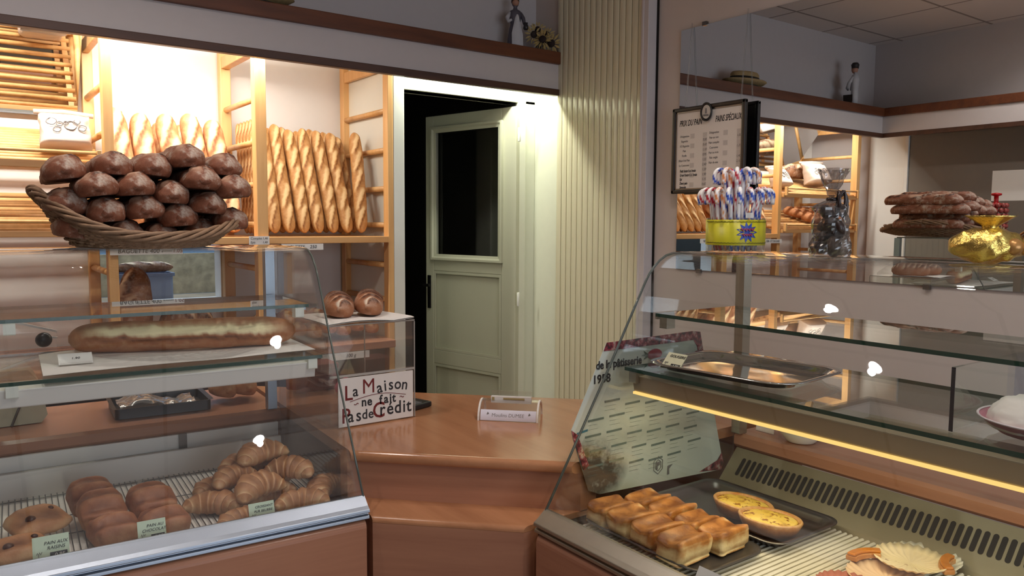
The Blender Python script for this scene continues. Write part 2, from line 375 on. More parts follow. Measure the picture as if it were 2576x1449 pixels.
fr = MB().box(1.688, 1.70, 3.19, 3.30, 0, 2.08).box(2.35, 2.40, 3.185, 3.30, 0, 2.075).box(2.40, 2.47, 3.20, 3.30, 0, 2.075).box(1.70, 2.35, 3.185, 3.29, 2.06, 2.075)
struct('trim_1', fr, 'jambw', bevel=.003)
struct('hinge_gap_shade', MB().box(2.344, 2.3495, 3.20, 3.30, 0, 2.06), 'dark')  # dark strip painted in as the shade inside the hinge gap
# fluted plastic cladding boxed out from the mirror wall
pr = []; n = 15; y0, y1 = 2.415, 3.0; wd = (y1-y0)/n
for k in range(n):
    b = y0+k*wd
    for f, x in ((0, .013), (.035, .013), (.055, .001), (.2, -.001), (.5, -.002), (.8, -.001), (.945, .001), (.965, .013)):
        pr.append(Vector((2.45+x, b+f*wd, 0)))
pr += [Vector((2.458, y1, 0)), Vector((2.55, y1, 0)), Vector((2.55, y0, 0))]
struct('wall_cladding', MB().prism(pr, (0, 0, H)), 'pvc')
struct('trim_2', MB().box(2.443, 2.56, 2.385, 2.415, 0, H).box(2.440, 2.452, 2.412, 2.426, 0, H), 'wall_grey', bevel=.003)
# fascia: two brown boards and a pale band, on the bread wall and the wall facing the mirror
struct('trim_3', MB().box(-.46, 2.45, 2.99, 3.005, 2.105, 2.227).box(-.475, -.46, -2.2, 3.005, 2.105, 2.227), 'wall_grey')
struct('trim_4', MB().box(-.475, 2.449, 2.972, 3.0, 2.225, 2.284).box(-.475, -.447, -2.2, 3.0, 2.225, 2.284), 'brown', bevel=.004)
struct('trim_5', MB().box(-.475, 2.449, 2.98, 3.012, 2.076, 2.107).box(-.475, -.455, -2.2, 3.012, 2.076, 2.107), 'brown_dk', bevel=.003)
struct('trim_6', MB().box(-.475, 2.47, 3.0, 3.2, 2.262, 2.2835).box(-.70, -.475, -2.2, 3.2, 2.262, 2.2835), 'brown_dk')
# wall that faces the mirror: white board by the racks, then a dark panel
struct('trim_7', MB().box(-.70, -.685, 2.905, 3.2, 0, 2.262).box(-.685, -.672, 2.905, 2.93, 0, 2.262), 'white', bevel=.002)
struct('trim_8', MB().box(-.70, -.688, -2.2, 2.90, 0, 2.262), 'taupe')
# corridor behind the door, its unlit dark put into near-black walls
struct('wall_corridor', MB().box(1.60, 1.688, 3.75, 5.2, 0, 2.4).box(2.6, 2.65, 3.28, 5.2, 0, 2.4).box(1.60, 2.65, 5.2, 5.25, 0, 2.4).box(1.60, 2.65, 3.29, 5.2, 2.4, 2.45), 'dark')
# door leaf, swung into the corridor; local x runs from the hinge along the leaf, +y faces the shop
d = struct('door_1', MB(), 'jamb'); bpy.data.objects.remove(d)
dr = bpy.data.objects.new('door_1', None); C.objects.link(dr); dr['kind'] = 'structure'; dr.location = (2.337, 3.146+.02, 0); dr.rotation_euler = (0, 0, math.atan2(.655, -.157))
L = .675; b = MB()
for x0, x1, z0, z1 in ((.013, .11, .01, 2.04), (.612, L, .01, 2.04), (.11, .612, 1.965, 2.04), (.11, .612, 1.187, 1.262), (.11, .612, .665, .745), (.11, .612, .01, .12)):
    b.box(x0, x1, -.04, 0, z0, z1)
b.box(.11, .612, -.026, -.014, .74, 1.19).box(.11, .612, -.026, -.014, .12, .67)
obj('leaf', b, 'jamb', dr, local=True, bevel=.004)
def molding(x0, x1, z0, z1, w, t, nm):
    m = MB(); P = [(x0, z0), (x1, z0), (x1, z1), (x0, z1)]
    prof = [(0, 0), (0, t), (w*.35, t), (w*.6, t*.5), (w, t*.3), (w, 0)]
    rings = []
    for s, (px, pz) in enumerate(P):
        sx = 1 if px == x0 else -1; sz = 1 if pz == z0 else -1
        rings.append([Vector((px+sx*q, h, pz+sz*q)) for q, h in prof])
    rings.append(rings[0]); m.loops(rings, cap=False); return obj(nm, m, 'jamb', dr, local=True)
molding(.098, .622, 1.250, 1.977, .032, .016, 'window_molding')
molding(.11, .612, .745, 1.187, .014, -.012, 'panel_molding'); molding(.11, .612, .12, .665, .014, -.012, 'panel_molding')
obj('window_pane', MB().box(.12, .600, -.022, -.017, 1.27, 1.96), 'glass', dr, local=True)
hd = obj('door_handle', MB().box(.632, .658, 0, .006, .975, 1.161).bar((.645, .004, 1.106), (.645, .045, 1.106), .012, .012).bar((.652, .045, 1.106), (.60, .045, 1.109), .011, .016), 'iron', dr, local=True, bevel=.002)
for z in (1.897, 1.069): obj('hinge', MB().lathe([(.007, -.035), (.008, -.033), (.008, .033), (.007, .035)], (-.010, .004, z), 12), 'white_gloss', dr, local=True, smooth=True)
# room behind the hatch in the bread wall
struct('wall_workshop', MB().box(.2, 1.75, 5.0, 5.05, .6, 1.9).box(1.55, 1.598, 3.8, 5.05, .6, 1.9).box(.15, 1.6, 3.8, 5.05, 1.9, 1.95), plain('workshop_tiles', lin(150, 180, 205), .4))
lamp('workshop_lamp', 'AREA', (.9, 4.3, 1.85), 10.0, (.66, .82, 1.0), (0, 0, 0), shape='RECTANGLE', size=.9, size_y=.5)
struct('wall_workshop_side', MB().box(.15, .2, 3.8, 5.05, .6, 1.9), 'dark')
struct('corner_shadow_strip', MB().box(2.492, 2.4995, 2.378, 2.385, 0, H), 'iron')  # thin dark strip added as the shadow line of the wall joint
# ceiling downlights
for k, (sx, sy) in enumerate(SPOTS):
    t = thing('downlight', f'round recessed ceiling downlight with a white ring, {ORD[k]} of the ceiling spots', 'ceiling light', (sx, sy, H), 0, 'ceiling downlights')
    obj('bezel', MB().lathe([(.048, -.001), (.048, -.006), (.04, -.010), (.030, -.008), (.028, -.002), (.028, -.001)], (0, 0, 0), 24), 'white', t, local=True, smooth=True)
    obj('bulb', MB().lathe([(.001, -.003), (.027, -.003), (.027, -.0015), (.001, -.0015)], (0, 0, 0), 20), 'bulb', t, local=True)
# fluorescent tubes behind the fascia
for x0, x1, wh in ((-.25, 1.10, 'bread racks'), (1.70, 2.42, 'door')):
    t = thing('fluorescent_tube', f'white fluorescent tube light hidden behind the brown fascia above the {wh}', 'tube light', (x0, 3.10, 2.20))
    obj('housing', MB().box(x0, x1, 3.07, 3.13, 2.225, 2.262), 'white', t)
    obj('tube', MB().tube([(x0+.02, 3.10, 2.205), (x1-.02, 3.10, 2.205)], .013, 10), 'tube', t, smooth=True)
# ---------------------------------------------------------------- bread racks in the alcove
rk = thing('bread_rack', 'beech bread rack of round rungs and shelves built into the white alcove', 'rack', (.55, 3.15, 0))
for lx, w in ((-.475, .045), (.471, .034), (1.017, .046), (1.604, .028)):
    zb_ = 0 if lx > 1.5 else .935
    b = MB().box(lx, lx+w, 3.15, 3.198, zb_, 2.258).box(lx, lx+max(w, .04), 3.62, 3.665, .935, 2.258).box(lx+.004, lx+w-.004, 3.198, 3.62, 2.135, 2.185)
    ld = obj('ladder', b, 'beech', rk, bevel=.003)
    for z in (1.955, 1.780, 1.608, 1.444, 1.262, 1.105):
        obj('rung', MB().tube([(lx+w/2, 3.19, z), (lx+w/2, 3.63, z)], .0125, 12), 'beech', ld, smooth=True)
obj('shelf_board', MB().box(.506, 1.603, 3.142, 3.69, 1.366, 1.394), 'beech_x', rk, bevel=.002)
# the two sloping slatted shelves
def slatted(z0f, z1f, zb, rail, lab):
    t = thing('slatted_shelf', lab, 'shelf', (0, 3.14, z0f)); x0, x1 = -.428, .469
    obj('front_board', MB().box(x0, x1, 3.135, 3.155, z0f, z1f), 'beech_x', t, bevel=.002)
    b = MB(); s = (zb-z1f)/.46
    for x in (x0+.01, x1-.02, .0): obj('bearer', MB().bar((x, 3.15, z0f+.012), (x, 3.61, zb-.018), .02, .02), 'beech_x', t)
    b = MB()
    for k in range(11):
        y = 3.172+k*.0435; z = z1f+(y-3.15)*s
        b.tube([(x0, y, z-.006), (x1, y, z-.006)], .0098, 10)
    obj('slats', b, 'beech', t, smooth=True)
    obj('back_board', MB().box(x0, x1, 3.62, 3.64, zb-.03, zb+.012), 'beech_x', t, bevel=.002)
    if rail:
        obj('rail', MB().tube([(x0, 3.128, z1f+.032), (x1-.012, 3.128, z1f+.032)], .0065, 10), 'beech', t, smooth=True)
        for x in (x1-.018, x0+.02): obj('rail_bracket', MB().bar((x, 3.128, z0f+.01), (x, 3.128, z1f+.042), .014, .02), 'beech', t, bevel=.002)
    return t
slatted(1.638, 1.664, 1.805, True, 'upper sloping slatted beech shelf with a front rail, holding the white bread bag')
slatted(1.399, 1.421, 1.552, True, 'lower sloping slatted beech shelf behind the wicker basket')
# mirror tilted down over the slatted shelf
t = thing('tilted_mirror', 'mirror panel tilted down over the slatted shelf under the fascia', 'mirror', (0, 3.68, 1.885))
p0, p1 = Vector((0, 3.675, 1.885)), Vector((0, 3.385, 2.258)); q = (p1-p0).normalized(); nn = Vector((0, q.z, -q.y))*.005
obj('mirror_pane', MB().prism([p0+Vector((-.43, 0, 0)), p1+Vector((-.43, 0, 0)), p1+Vector((-.43, 0, 0))+nn, p0+Vector((-.43, 0, 0))+nn], (.885, 0, 0)), 'mirror', t)
obj('edge_strip', MB().bar(p0+Vector((-.43, -.004, -.004)), p0+Vector((.455, -.004, -.004)), .012, .006), 'steel_dk', t)
# back counter along the alcove
bc = thing('back_counter', 'cherry laminate counter standing in the alcove under the bread racks', 'counter', (.5, 3.1, 0))
obj('worktop', MB().box(-.68, 1.602, 3.08, 3.69, .90, .934), 'cherry', bc, bevel=.004)
obj('back_board', MB().box(-.68, 1.60, 3.60, 3.66, .0, .90), plain('cabinet_grey', lin(128, 114, 118), .6), bc)
for x in (-.68, .02, .55): obj('side_panel', MB().box(x, x+.018, 3.12, 3.60, 0, .90), 'cherry', bc)
# shelf price strips
def strip(c, w, h, s, mat, label, tx=None, tilt=0, name='price_strip'):
    t = thing(name, label, 'price label', c)
    obj('card', MB().box(c[0]-w/2, c[0]+w/2, c[1]-.001, c[1]+.001, c[2]-h/2, c[2]+h/2), mat, t)
    for dx, dz, st, sz, mt in s:
        text('lettering', st, sz, mt, t, plane_mat((c[0]+dx, c[1]-.0015, c[2]+dz), (1, 0, 0), (0, 0, 1)), 'LEFT', shear=.15)
    return t
strip((.60, 3.135, 1.345), .25, .026, [(-.10, 0, 'BAGUETTE', .021, 'ink'), (.008, 0, '400', .023, 'ink'), (.05, 0, 'grammes', .010, 'ink'), (.088, 0, '1.05', .021, 'red_ink')], 'paper', 'long white price strip under the shelf reading BAGUETTE 400 grammes 1.05')
strip((1.018, 3.134, 1.381), .082, .034, [(-.036, .008, 'Complet', .013, 'ink'), (.012, .008, '1,46', .013, 'ink'), (-.036, -.008, 'Epis', .012, 'ink'), (.012, -.008, '1,48', .012, 'ink')], 'paper', 'small handwritten white price card on the shelf edge at the middle ladder')
strip((1.20, 3.137, 1.352), .18, .026, [(-.08, 0, 'BAGUETTE', .018, 'ink'), (.03, 0, '250', .020, 'ink')], 'paper', 'white price strip under the shelf below the row of thin baguettes')
strip((1.36, 3.078, .884), .22, .030, [(.0, 0, '100 g', .021, 'ink')], 'paper', 'white price strip reading 100 g hung under the back counter edge behind the clear box')
# ---------------------------------------------------------------- loaves standing on the shelf
def hide(o): bpy.data.objects.remove(o)
M['tigerloaf'] = bread('striped_floury_crust', lin(84, 50, 34), lin(164, 108, 74), lin(232, 214, 190), .85, .3, var=.25)
BG = [loaf('baguette', 'baguette', .545, .0295, 5, s, .33, .15, .21, 9, .85, bend=b*.6, nu=130, nv=28, sw=.31, rag=.2) for s, b in ((1, .004), (2, -.005), (3, .006), (4, -.003))]
BT = [loaf('batard', 'batard', .525, .0415, 4, s, .40, .215, .17, 9, .85, bend=b, nu=120, nv=30, sw=.36, rag=.2) for s, b in ((5, .004), (6, -.005), (7, .003))]
SH = 1.396
for k, (xb, xt, yt, l) in enumerate(((1.120, 1.142, 3.47, .99), (1.184, 1.206, 3.48, 1.0), (1.249, 1.270, 3.49, .97), (1.315, 1.336, 3.48, .98), (1.382, 1.404, 3.49, .98), (1.449, 1.476, 3.50, .98), (1.514, 1.556, 3.40, .90))):
    o = dup(BG[k % 4], f'slashed golden baguette standing in the front row, {ORD[k]} counting towards the door', 'baguettes in the front row'); o['category'] = 'bread'
    o.matrix_basis = frame((xb, 3.235, SH+.014), Vector((xt-xb, yt-3.24, .45)), (-.35+.12*(k % 3-1), -1, 0)) @ Matrix.Diagonal((1, 1, l, 1))
for k, (x, l) in enumerate(((1.125, .95), (1.192, .98), (1.259, 1.0), (1.326, .97), (1.393, 1.0), (1.460, .98), (1.527, .94))):
    o = dup(BG[(k+1) % 4], f'darker baguette leaning on the alcove wall behind the front row, {ORD[k]} towards the door', 'baguettes in the back row'); o['category'] = 'bread'
    o.matrix_basis = frame((x, 3.345, SH+.014), Vector((.02, .24, .46)), (-.2, -1, 0)) @ Matrix.Diagonal((.95, .95, l, 1))
FI = loaf('ficelle', 'baguette', .50, .0165, 6, 11, .3, .12, .16, 9, .85, bend=.004, nu=90, rag=.4)
for k, y in enumerate((3.30, 3.345, 3.39, 3.435, 3.48)):
    o = dup(FI, f'thin brown stick loaf standing behind the middle ladder, {ORD[k]} from the front', 'stick loaves behind the middle ladder'); o['category'] = 'bread'
    o.matrix_basis = frame((1.078, y, SH+.008), Vector((0, .10, .48)), (-1, -.3, 0))
hide(FI)
for k, (xb, xt, l) in enumerate(((.575, .545, 1.0), (.669, .637, .97), (.763, .731, .98), (.857, .824, 1.0), (.950, .914, .96))):
    m = frame((xb, 3.215, SH+.018), Vector((xt-xb, .20, .47)), (-.25+.1*(k % 3-1), -1, 0)) @ Matrix.Diagonal((1, 1, l, 1))
    o = dup(BT[k % 3], f'thick slashed loaf standing behind the wicker basket, {ORD[k]} of the front row towards the door', 'thick loaves in the front row', m); o['category'] = 'bread'
for k, (x, l) in enumerate(((.57, .97), (.655, .95), (.74, .96), (.825, .95), (.91, .94))):
    m = frame((x, 3.345, SH+.018), Vector((.0, .22, .46)), (0, -1, 0)) @ Matrix.Diagonal((.88, .88, l, 1))
    o = dup(BT[(k+1) % 3], f'thick brown loaf half hidden in the back row, {ORD[k]} towards the door', 'thick loaves in the back row', m); o['category'] = 'bread'
for o in BG+BT: hide(o)
# paper bread bag on the upper slatted shelf
def paper_bag(c, w, d, h, label, rz=0, tilt=0):
    t = thing('bread_bag', label, 'paper bag', c, rz); b = MB(); rows = []
    for i in range(17):
        f = i/16; row = []
        for j in range(32):
            a = 2*PI*j/32; sx = math.copysign(abs(cos(a))**.35, cos(a)); sy = math.copysign(abs(sin(a))**.6, sin(a))
            th = d*(1-f**2*.82); x = sx*w/2*(1-.05*sin(PI*f))+.006*nz((f*6, a, 1)); y = sy*th/2+.010*nz((f*5, a*1.3, 4)); z = f*h
            if f > .8: y += (f-.8)*.12
            row.append(Vector((x, y, z)))
        rows.append(row)
    b.loops(rows); b.xf(Matrix.Rotation(tilt, 4, 'X'))
    o = obj('bag', b, 'bagp', t, local=True, smooth=True)
    rnd = random.Random(4); b = MB()
    for cx, cz, r in ((-.045, .085, .016), (-.02, .075, .010), (.0, .08, .008), (.015, .07, .02), (.035, .088, .011), (.05, .06, .013), (-.03, .05, .012)):
        pts = [Vector((cx+r*cos(q*.5)*(1+.2*sin(q)), -d/2*(1-((cz+r*sin(q*.5))/h)**2*.82)-.002, cz+r*sin(q*.5))) for q in range(13)]
        b.tube(pts, .0017, 5)
    b.xf(Matrix.Rotation(tilt, 4, 'X')); obj('print', b, 'ink_grey', t, local=True)
    obj('rolled_top', MB().tube([(-w/2-.01, .012, h), (0, .008, h+.004), (w/2+.015, .014, h-.002)], .009, 8).xf(Matrix.Rotation(tilt, 4, 'X')), 'bagp', t, local=True, smooth=True)
    return t
paper_bag((.362, 3.225, 1.716), .165, .10, .145, 'white paper bread bag with a sketched print on the upper slatted shelf', 0, math.radians(-22))
paper_bag((-.18, 3.30, 1.755), .20, .12, .17, 'rumpled white paper bag on the upper slatted shelf near the wall facing the mirror', .2, math.radians(-22))
BL = loaf('country_loaf', 'roundloaf', .34, .065, 3, 21, .4, .16, .12, 3, .6)
o = dup(BL, 'large pale floury loaf lying on the upper slatted shelf beside the rumpled paper bag'); o.name = 'country_loaf'; o['category'] = 'bread'
o.matrix_basis = frame((-.36, 3.48, 1.845), (1, .1, 0), (0, -.4, 1))
RL = loaf('bread_roll', 'batard', .15, .04, 2, 31, .4, .08, .15, 3, .6, nu=40)
k = 0
for r in range(2):
    for c in range(4):
        o = dup(RL, f'small golden roll on the lower slatted shelf, {ORD[k]} of the rolls from the front board', 'rolls on the lower slatted shelf'); k += 1
        o['category'] = 'bread roll'; o.matrix_basis = frame((-.36+c*.095, 3.20+r*.15, 1.475+r*.045), (.2, 1, .30), (0, -.3, 1))
# rolls at the back counter under the baguettes, and bread standing behind the first ladder
for k in range(7):
    o = dup(RL, f'pale roll in a row on the back counter below the baguettes, {ORD[k]} towards the door', 'rolls on the back counter')
    o['category'] = 'bread roll'; o.matrix_basis = frame((1.14+k*.068, 3.18, .974+.015*(k % 2)), (0, 1, .05), (0, 0, 1)) @ Matrix.Diagonal((.9, .9, .9, 1))
for k in range(6):
    o = dup(RL, f'pale roll of the upper layer resting on the back counter rolls, {ORD[k]} towards the door', 'upper rolls on the back counter')
    o['category'] = 'bread roll'; o.matrix_basis = frame((1.17+k*.068, 3.21, 1.038), (.05, 1, .05), (0, 0, 1)) @ Matrix.Diagonal((.85, .85, .9, 1))
o = dup(BL, 'tall dark loaf standing on end behind the first ladder on the back counter'); o['category'] = 'bread'
o.matrix_basis = frame((.592, 3.36, .94), (.02, .04, 1), (-1, -.4, 0)) @ Matrix.Diagonal((1.15, 1.0, .98, 1))
o = dup(BL, 'big floury brown loaf lying on the back counter beside the standing loaf'); o['category'] = 'bread'
o.matrix_basis = frame((.69, 3.42, 1.03), (1, -.25, 0), (0, -.4, 1)) @ Matrix.Diagonal((1.3, 1.3, .62, 1))
o = dup(BL, 'cut loaf with pale crumb face lying in front of the big floury loaf'); o['category'] = 'bread'
o.matrix_basis = frame((.72, 3.18, .99), (1, .45, 0), (-.3, -1, .5)) @ Matrix.Diagonal((1.0, .85, .5, 1))
o = dup(BL, 'small dark loaf with a torn crust lying on the back counter near the middle ladder'); o['category'] = 'bread'
o.matrix_basis = frame((.90, 3.27, .968), (1, .2, 0), (0, -.3, 1)) @ Matrix.Diagonal((.8, .6, .42, 1))
o = dup(BL, 'brown loaf end showing on the back counter behind the case post'); o['category'] = 'bread'
o.matrix_basis = frame((1.075, 3.42, 1.0), (1, .2, 0), (0, -.3, 1)) @ Matrix.Diagonal((.9, .9, .4, 1))
for o in (BL, RL): hide(o)
# things seen through the hatch
tb = thing('work_table', 'pale floury wooden work table in the room behind the hatch', 'table', (.9, 4.15, .6))
obj('table_top', MB().box(.30, 1.54, 3.84, 4.35, 1.02, 1.07), plain('floury_board', lin(150, 130, 105), .7, var=.35, scale=9), tb, bevel=.004)
obj('back_rail', MB().box(.30, 1.54, 4.36, 4.39, 1.07, 1.285), plain('floury_panel', lin(186, 166, 132), .7, var=.4, scale=22), tb)
for x in (.34, 1.5):
    for y in (3.88, 4.31): obj('leg', MB().box(x-.03, x+.03, y-.03, y+.03, 0, 1.02), 'beech', tb)
cr = thing('plastic_crate', 'bluish translucent plastic crate standing on the work table behind the hatch', 'crate', (.74, 4.0, 1.072))
b = MB(); b.loops([rect_loop(.12, .09, .02, z) for z in (0, .13)], cap=False).loops([rect_loop(.12, .09, .02, 0), rect_loop(.01, .01, .005, 0)])
obj('body', b, plain('blue_plastic', lin(140, 150, 172), .35), cr, local=True); obj('rim', MB().loops([rect_loop(.128, .098, .02, .125), rect_loop(.128, .098, .02, .14), rect_loop(.115, .085, .02, .14), rect_loop(.115, .085, .02, .125)], cap=False), plain('blue_plastic_rim', lin(120, 128, 150), .35), cr, local=True)
lo = loaf('loaf', 'roundloaf', .26, .03, 3, 41, .4, .1, .12, 3, .6, nu=40); tag(lo, 'brown loaf lying across the plastic crate behind the hatch', 'bread'); lo.matrix_basis = frame((.62, 4.0, 1.235), (1, .05, 0), (0, -.3, 1))
# ---------------------------------------------------------------- wall mirror and price board
t = thing('wall_mirror', 'large frameless mirror on the beige wall behind the price board', 'mirror', (2.5, 1.0, 1.268))
obj('mirror_pane', MB().box(2.491, 2.4985, -1.2, 2.245, 1.268, 2.252), 'mirror', t)
for y, z in ((2.12, 2.256), (1.2, 2.256), (2.12, 1.264), (1.2, 1.264)): obj('mirror_clip', MB().box(2.484, 2.499, y-.01, y+.01, z-.008, z+.008), 'steel_dk', t)
pb = thing('price_board', 'framed bread price list hanging in front of the mirror', 'price board', (2.462, 2.06, 1.58))
Y0, Y1, Z0, Z1 = 2.240, 1.877, 1.581, 1.928; X0 = 2.455
b = MB()
for q0, q1, z0, z1 in ((Y0, Y0-.016, Z0, Z1), (Y1+.016, Y1, Z0, Z1), (Y0, Y1, Z0, Z0+.016), (Y0, Y1, Z1-.016, Z1)): b.box(X0-.012, X0+.006, q1, q0, z0, z1)
obj('frame', b, plain('black_frame', lin(44, 38, 34), .35), pb, bevel=.004)
obj('inner_frame', MB().box(X0-.006, X0+.002, Y0-.021, Y0-.016, Z0+.016, Z1-.016).box(X0-.006, X0+.002, Y1+.016, Y1+.021, Z0+.016, Z1-.016).box(X0-.006, X0+.002, Y1+.016, Y0-.016, Z0+.016, Z0+.021).box(X0-.006, X0+.002, Y1+.016, Y0-.016, Z1-.021, Z1-.016), 'steel_dk', pb)
obj('sheet', MB().box(X0-.003, X0+.003, Y1+.016, Y0-.016, Z0+.016, Z1-.016), plain('price_sheet', lin(226, 218, 210), .5, var=.01), pb)
for y in (Y0-.06, Y1+.03):
    for dx in (-.002, .004): obj('hanging_wire', MB().tube([(X0+dx, y, Z1-.004), (X0+.03+dx, y+.002, 2.27)], .0007, 5), 'steel_dk', pb)
BM = lambda y, z: plane_mat((X0-.0034, y, z), (0, -1, 0), (0, 0, 1))
text('heading', 'PRIX DU PAIN', .034, 'ink', pb, BM(2.149, 1.864), shear=.3, fit=.118, bold=.0004)
text('heading', 'PAINS SPÉCIAUX', .034, 'ink', pb, BM(1.962, 1.866), shear=.3, fit=.126, bold=.0004)
obj('medallion_rim', MB().lathe([(.022, 0), (.028, .003), (.033, .006), (.033, 0)], n=28).xf(plane_mat((X0-.012, 2.06, 1.898), (0, -1, 0), (0, 0, 1)) @ Matrix.Diagonal((.85, 1.12, 1, 1))), 'black', pb, smooth=True)
md = obj('medallion', MB().lathe([(.001, .001), (.024, .001), (.024, .003), (.001, .003)], n=28).xf(plane_mat((X0-.012, 2.06, 1.898), (0, -1, 0), (0, 0, 1)) @ Matrix.Diagonal((.85, 1.12, 1, 1))), plain('medallion_face', lin(196, 190, 182), .5), pb)
b = MB(); mm = plane_mat((X0-.0165, 2.06, 1.898), (0, -1, 0), (0, 0, 1))
for q in ([(-.004, -.006, 0), (.004, -.006, 0), (.003, .008, 0), (-.003, .008, 0)], [(-.003, .008, 0), (.003, .008, 0), (.002, .014, 0), (-.002, .014, 0)], [(-.014, -.016, 0), (.014, -.016, 0), (.012, -.011, 0), (-.012, -.009, 0)]): b.prism(q, (0, 0, .0008))
b.xf(mm); obj('emblem', b, 'ink_grey', md)
gs = plain('table_tint', lin(198, 190, 184), .5, var=.01)
b = MB()
for y in (2.137, 2.073, 1.972, 1.908):
    for k in range(11):
        if k % 2 == 0 or y in (2.073, 1.908): b.box(X0-.0036, X0-.003, y-.010, y+.010, 1.820-k*.0195-.0185, 1.820-k*.0195)
obj('column_tint', b, gs, pb)
rows = ['Désignation', 'Baguette', '1/2 Baguette', 'Pain', 'Ficelle', 'Bâtard de Pain', 'La Couronne']
for k, s in enumerate(rows): text('list_entry', s, .0125, 'ink_grey', pb, BM(2.178, 1.812-k*.0195), sx=.8, shear=.1)
for k, s in enumerate(['Désignation', 'Pain au son', 'Pain complet', 'Couronne', 'Pain au noix', 'Pain seigle', 'Pain de mie']): text('list_entry', s, .0125, 'ink_grey', pb, BM(2.028, 1.816-k*.0195), sx=.8, shear=.1)
for k, s in enumerate(['Petit batard au levain', 'Grand batard au levain', 'Epi', 'Demi pain', 'Semoule']): text('handwriting', s, .016, 'ink', pb, BM(2.2, 1.672-k*.0165), align='LEFT', sx=.62, shear=.25, bold=.0002)
for k, s in enumerate(['0,85', '0,43', '1,10', '0,95', '1,55', '2,40', '1,20', '1,90', '1,15', '0,65', '1,30']): text('price', s, .0135, 'ink', pb, BM(2.073, 1.792-k*.0195), sx=.85, shear=.2)
for k, s in enumerate(['1,00', '', '1,35', '', '1,40', '2,10']):
    if s: text('price', s, .0135, 'ink', pb, BM(1.908, 1.796-k*.0195), sx=.85, shear=.2)

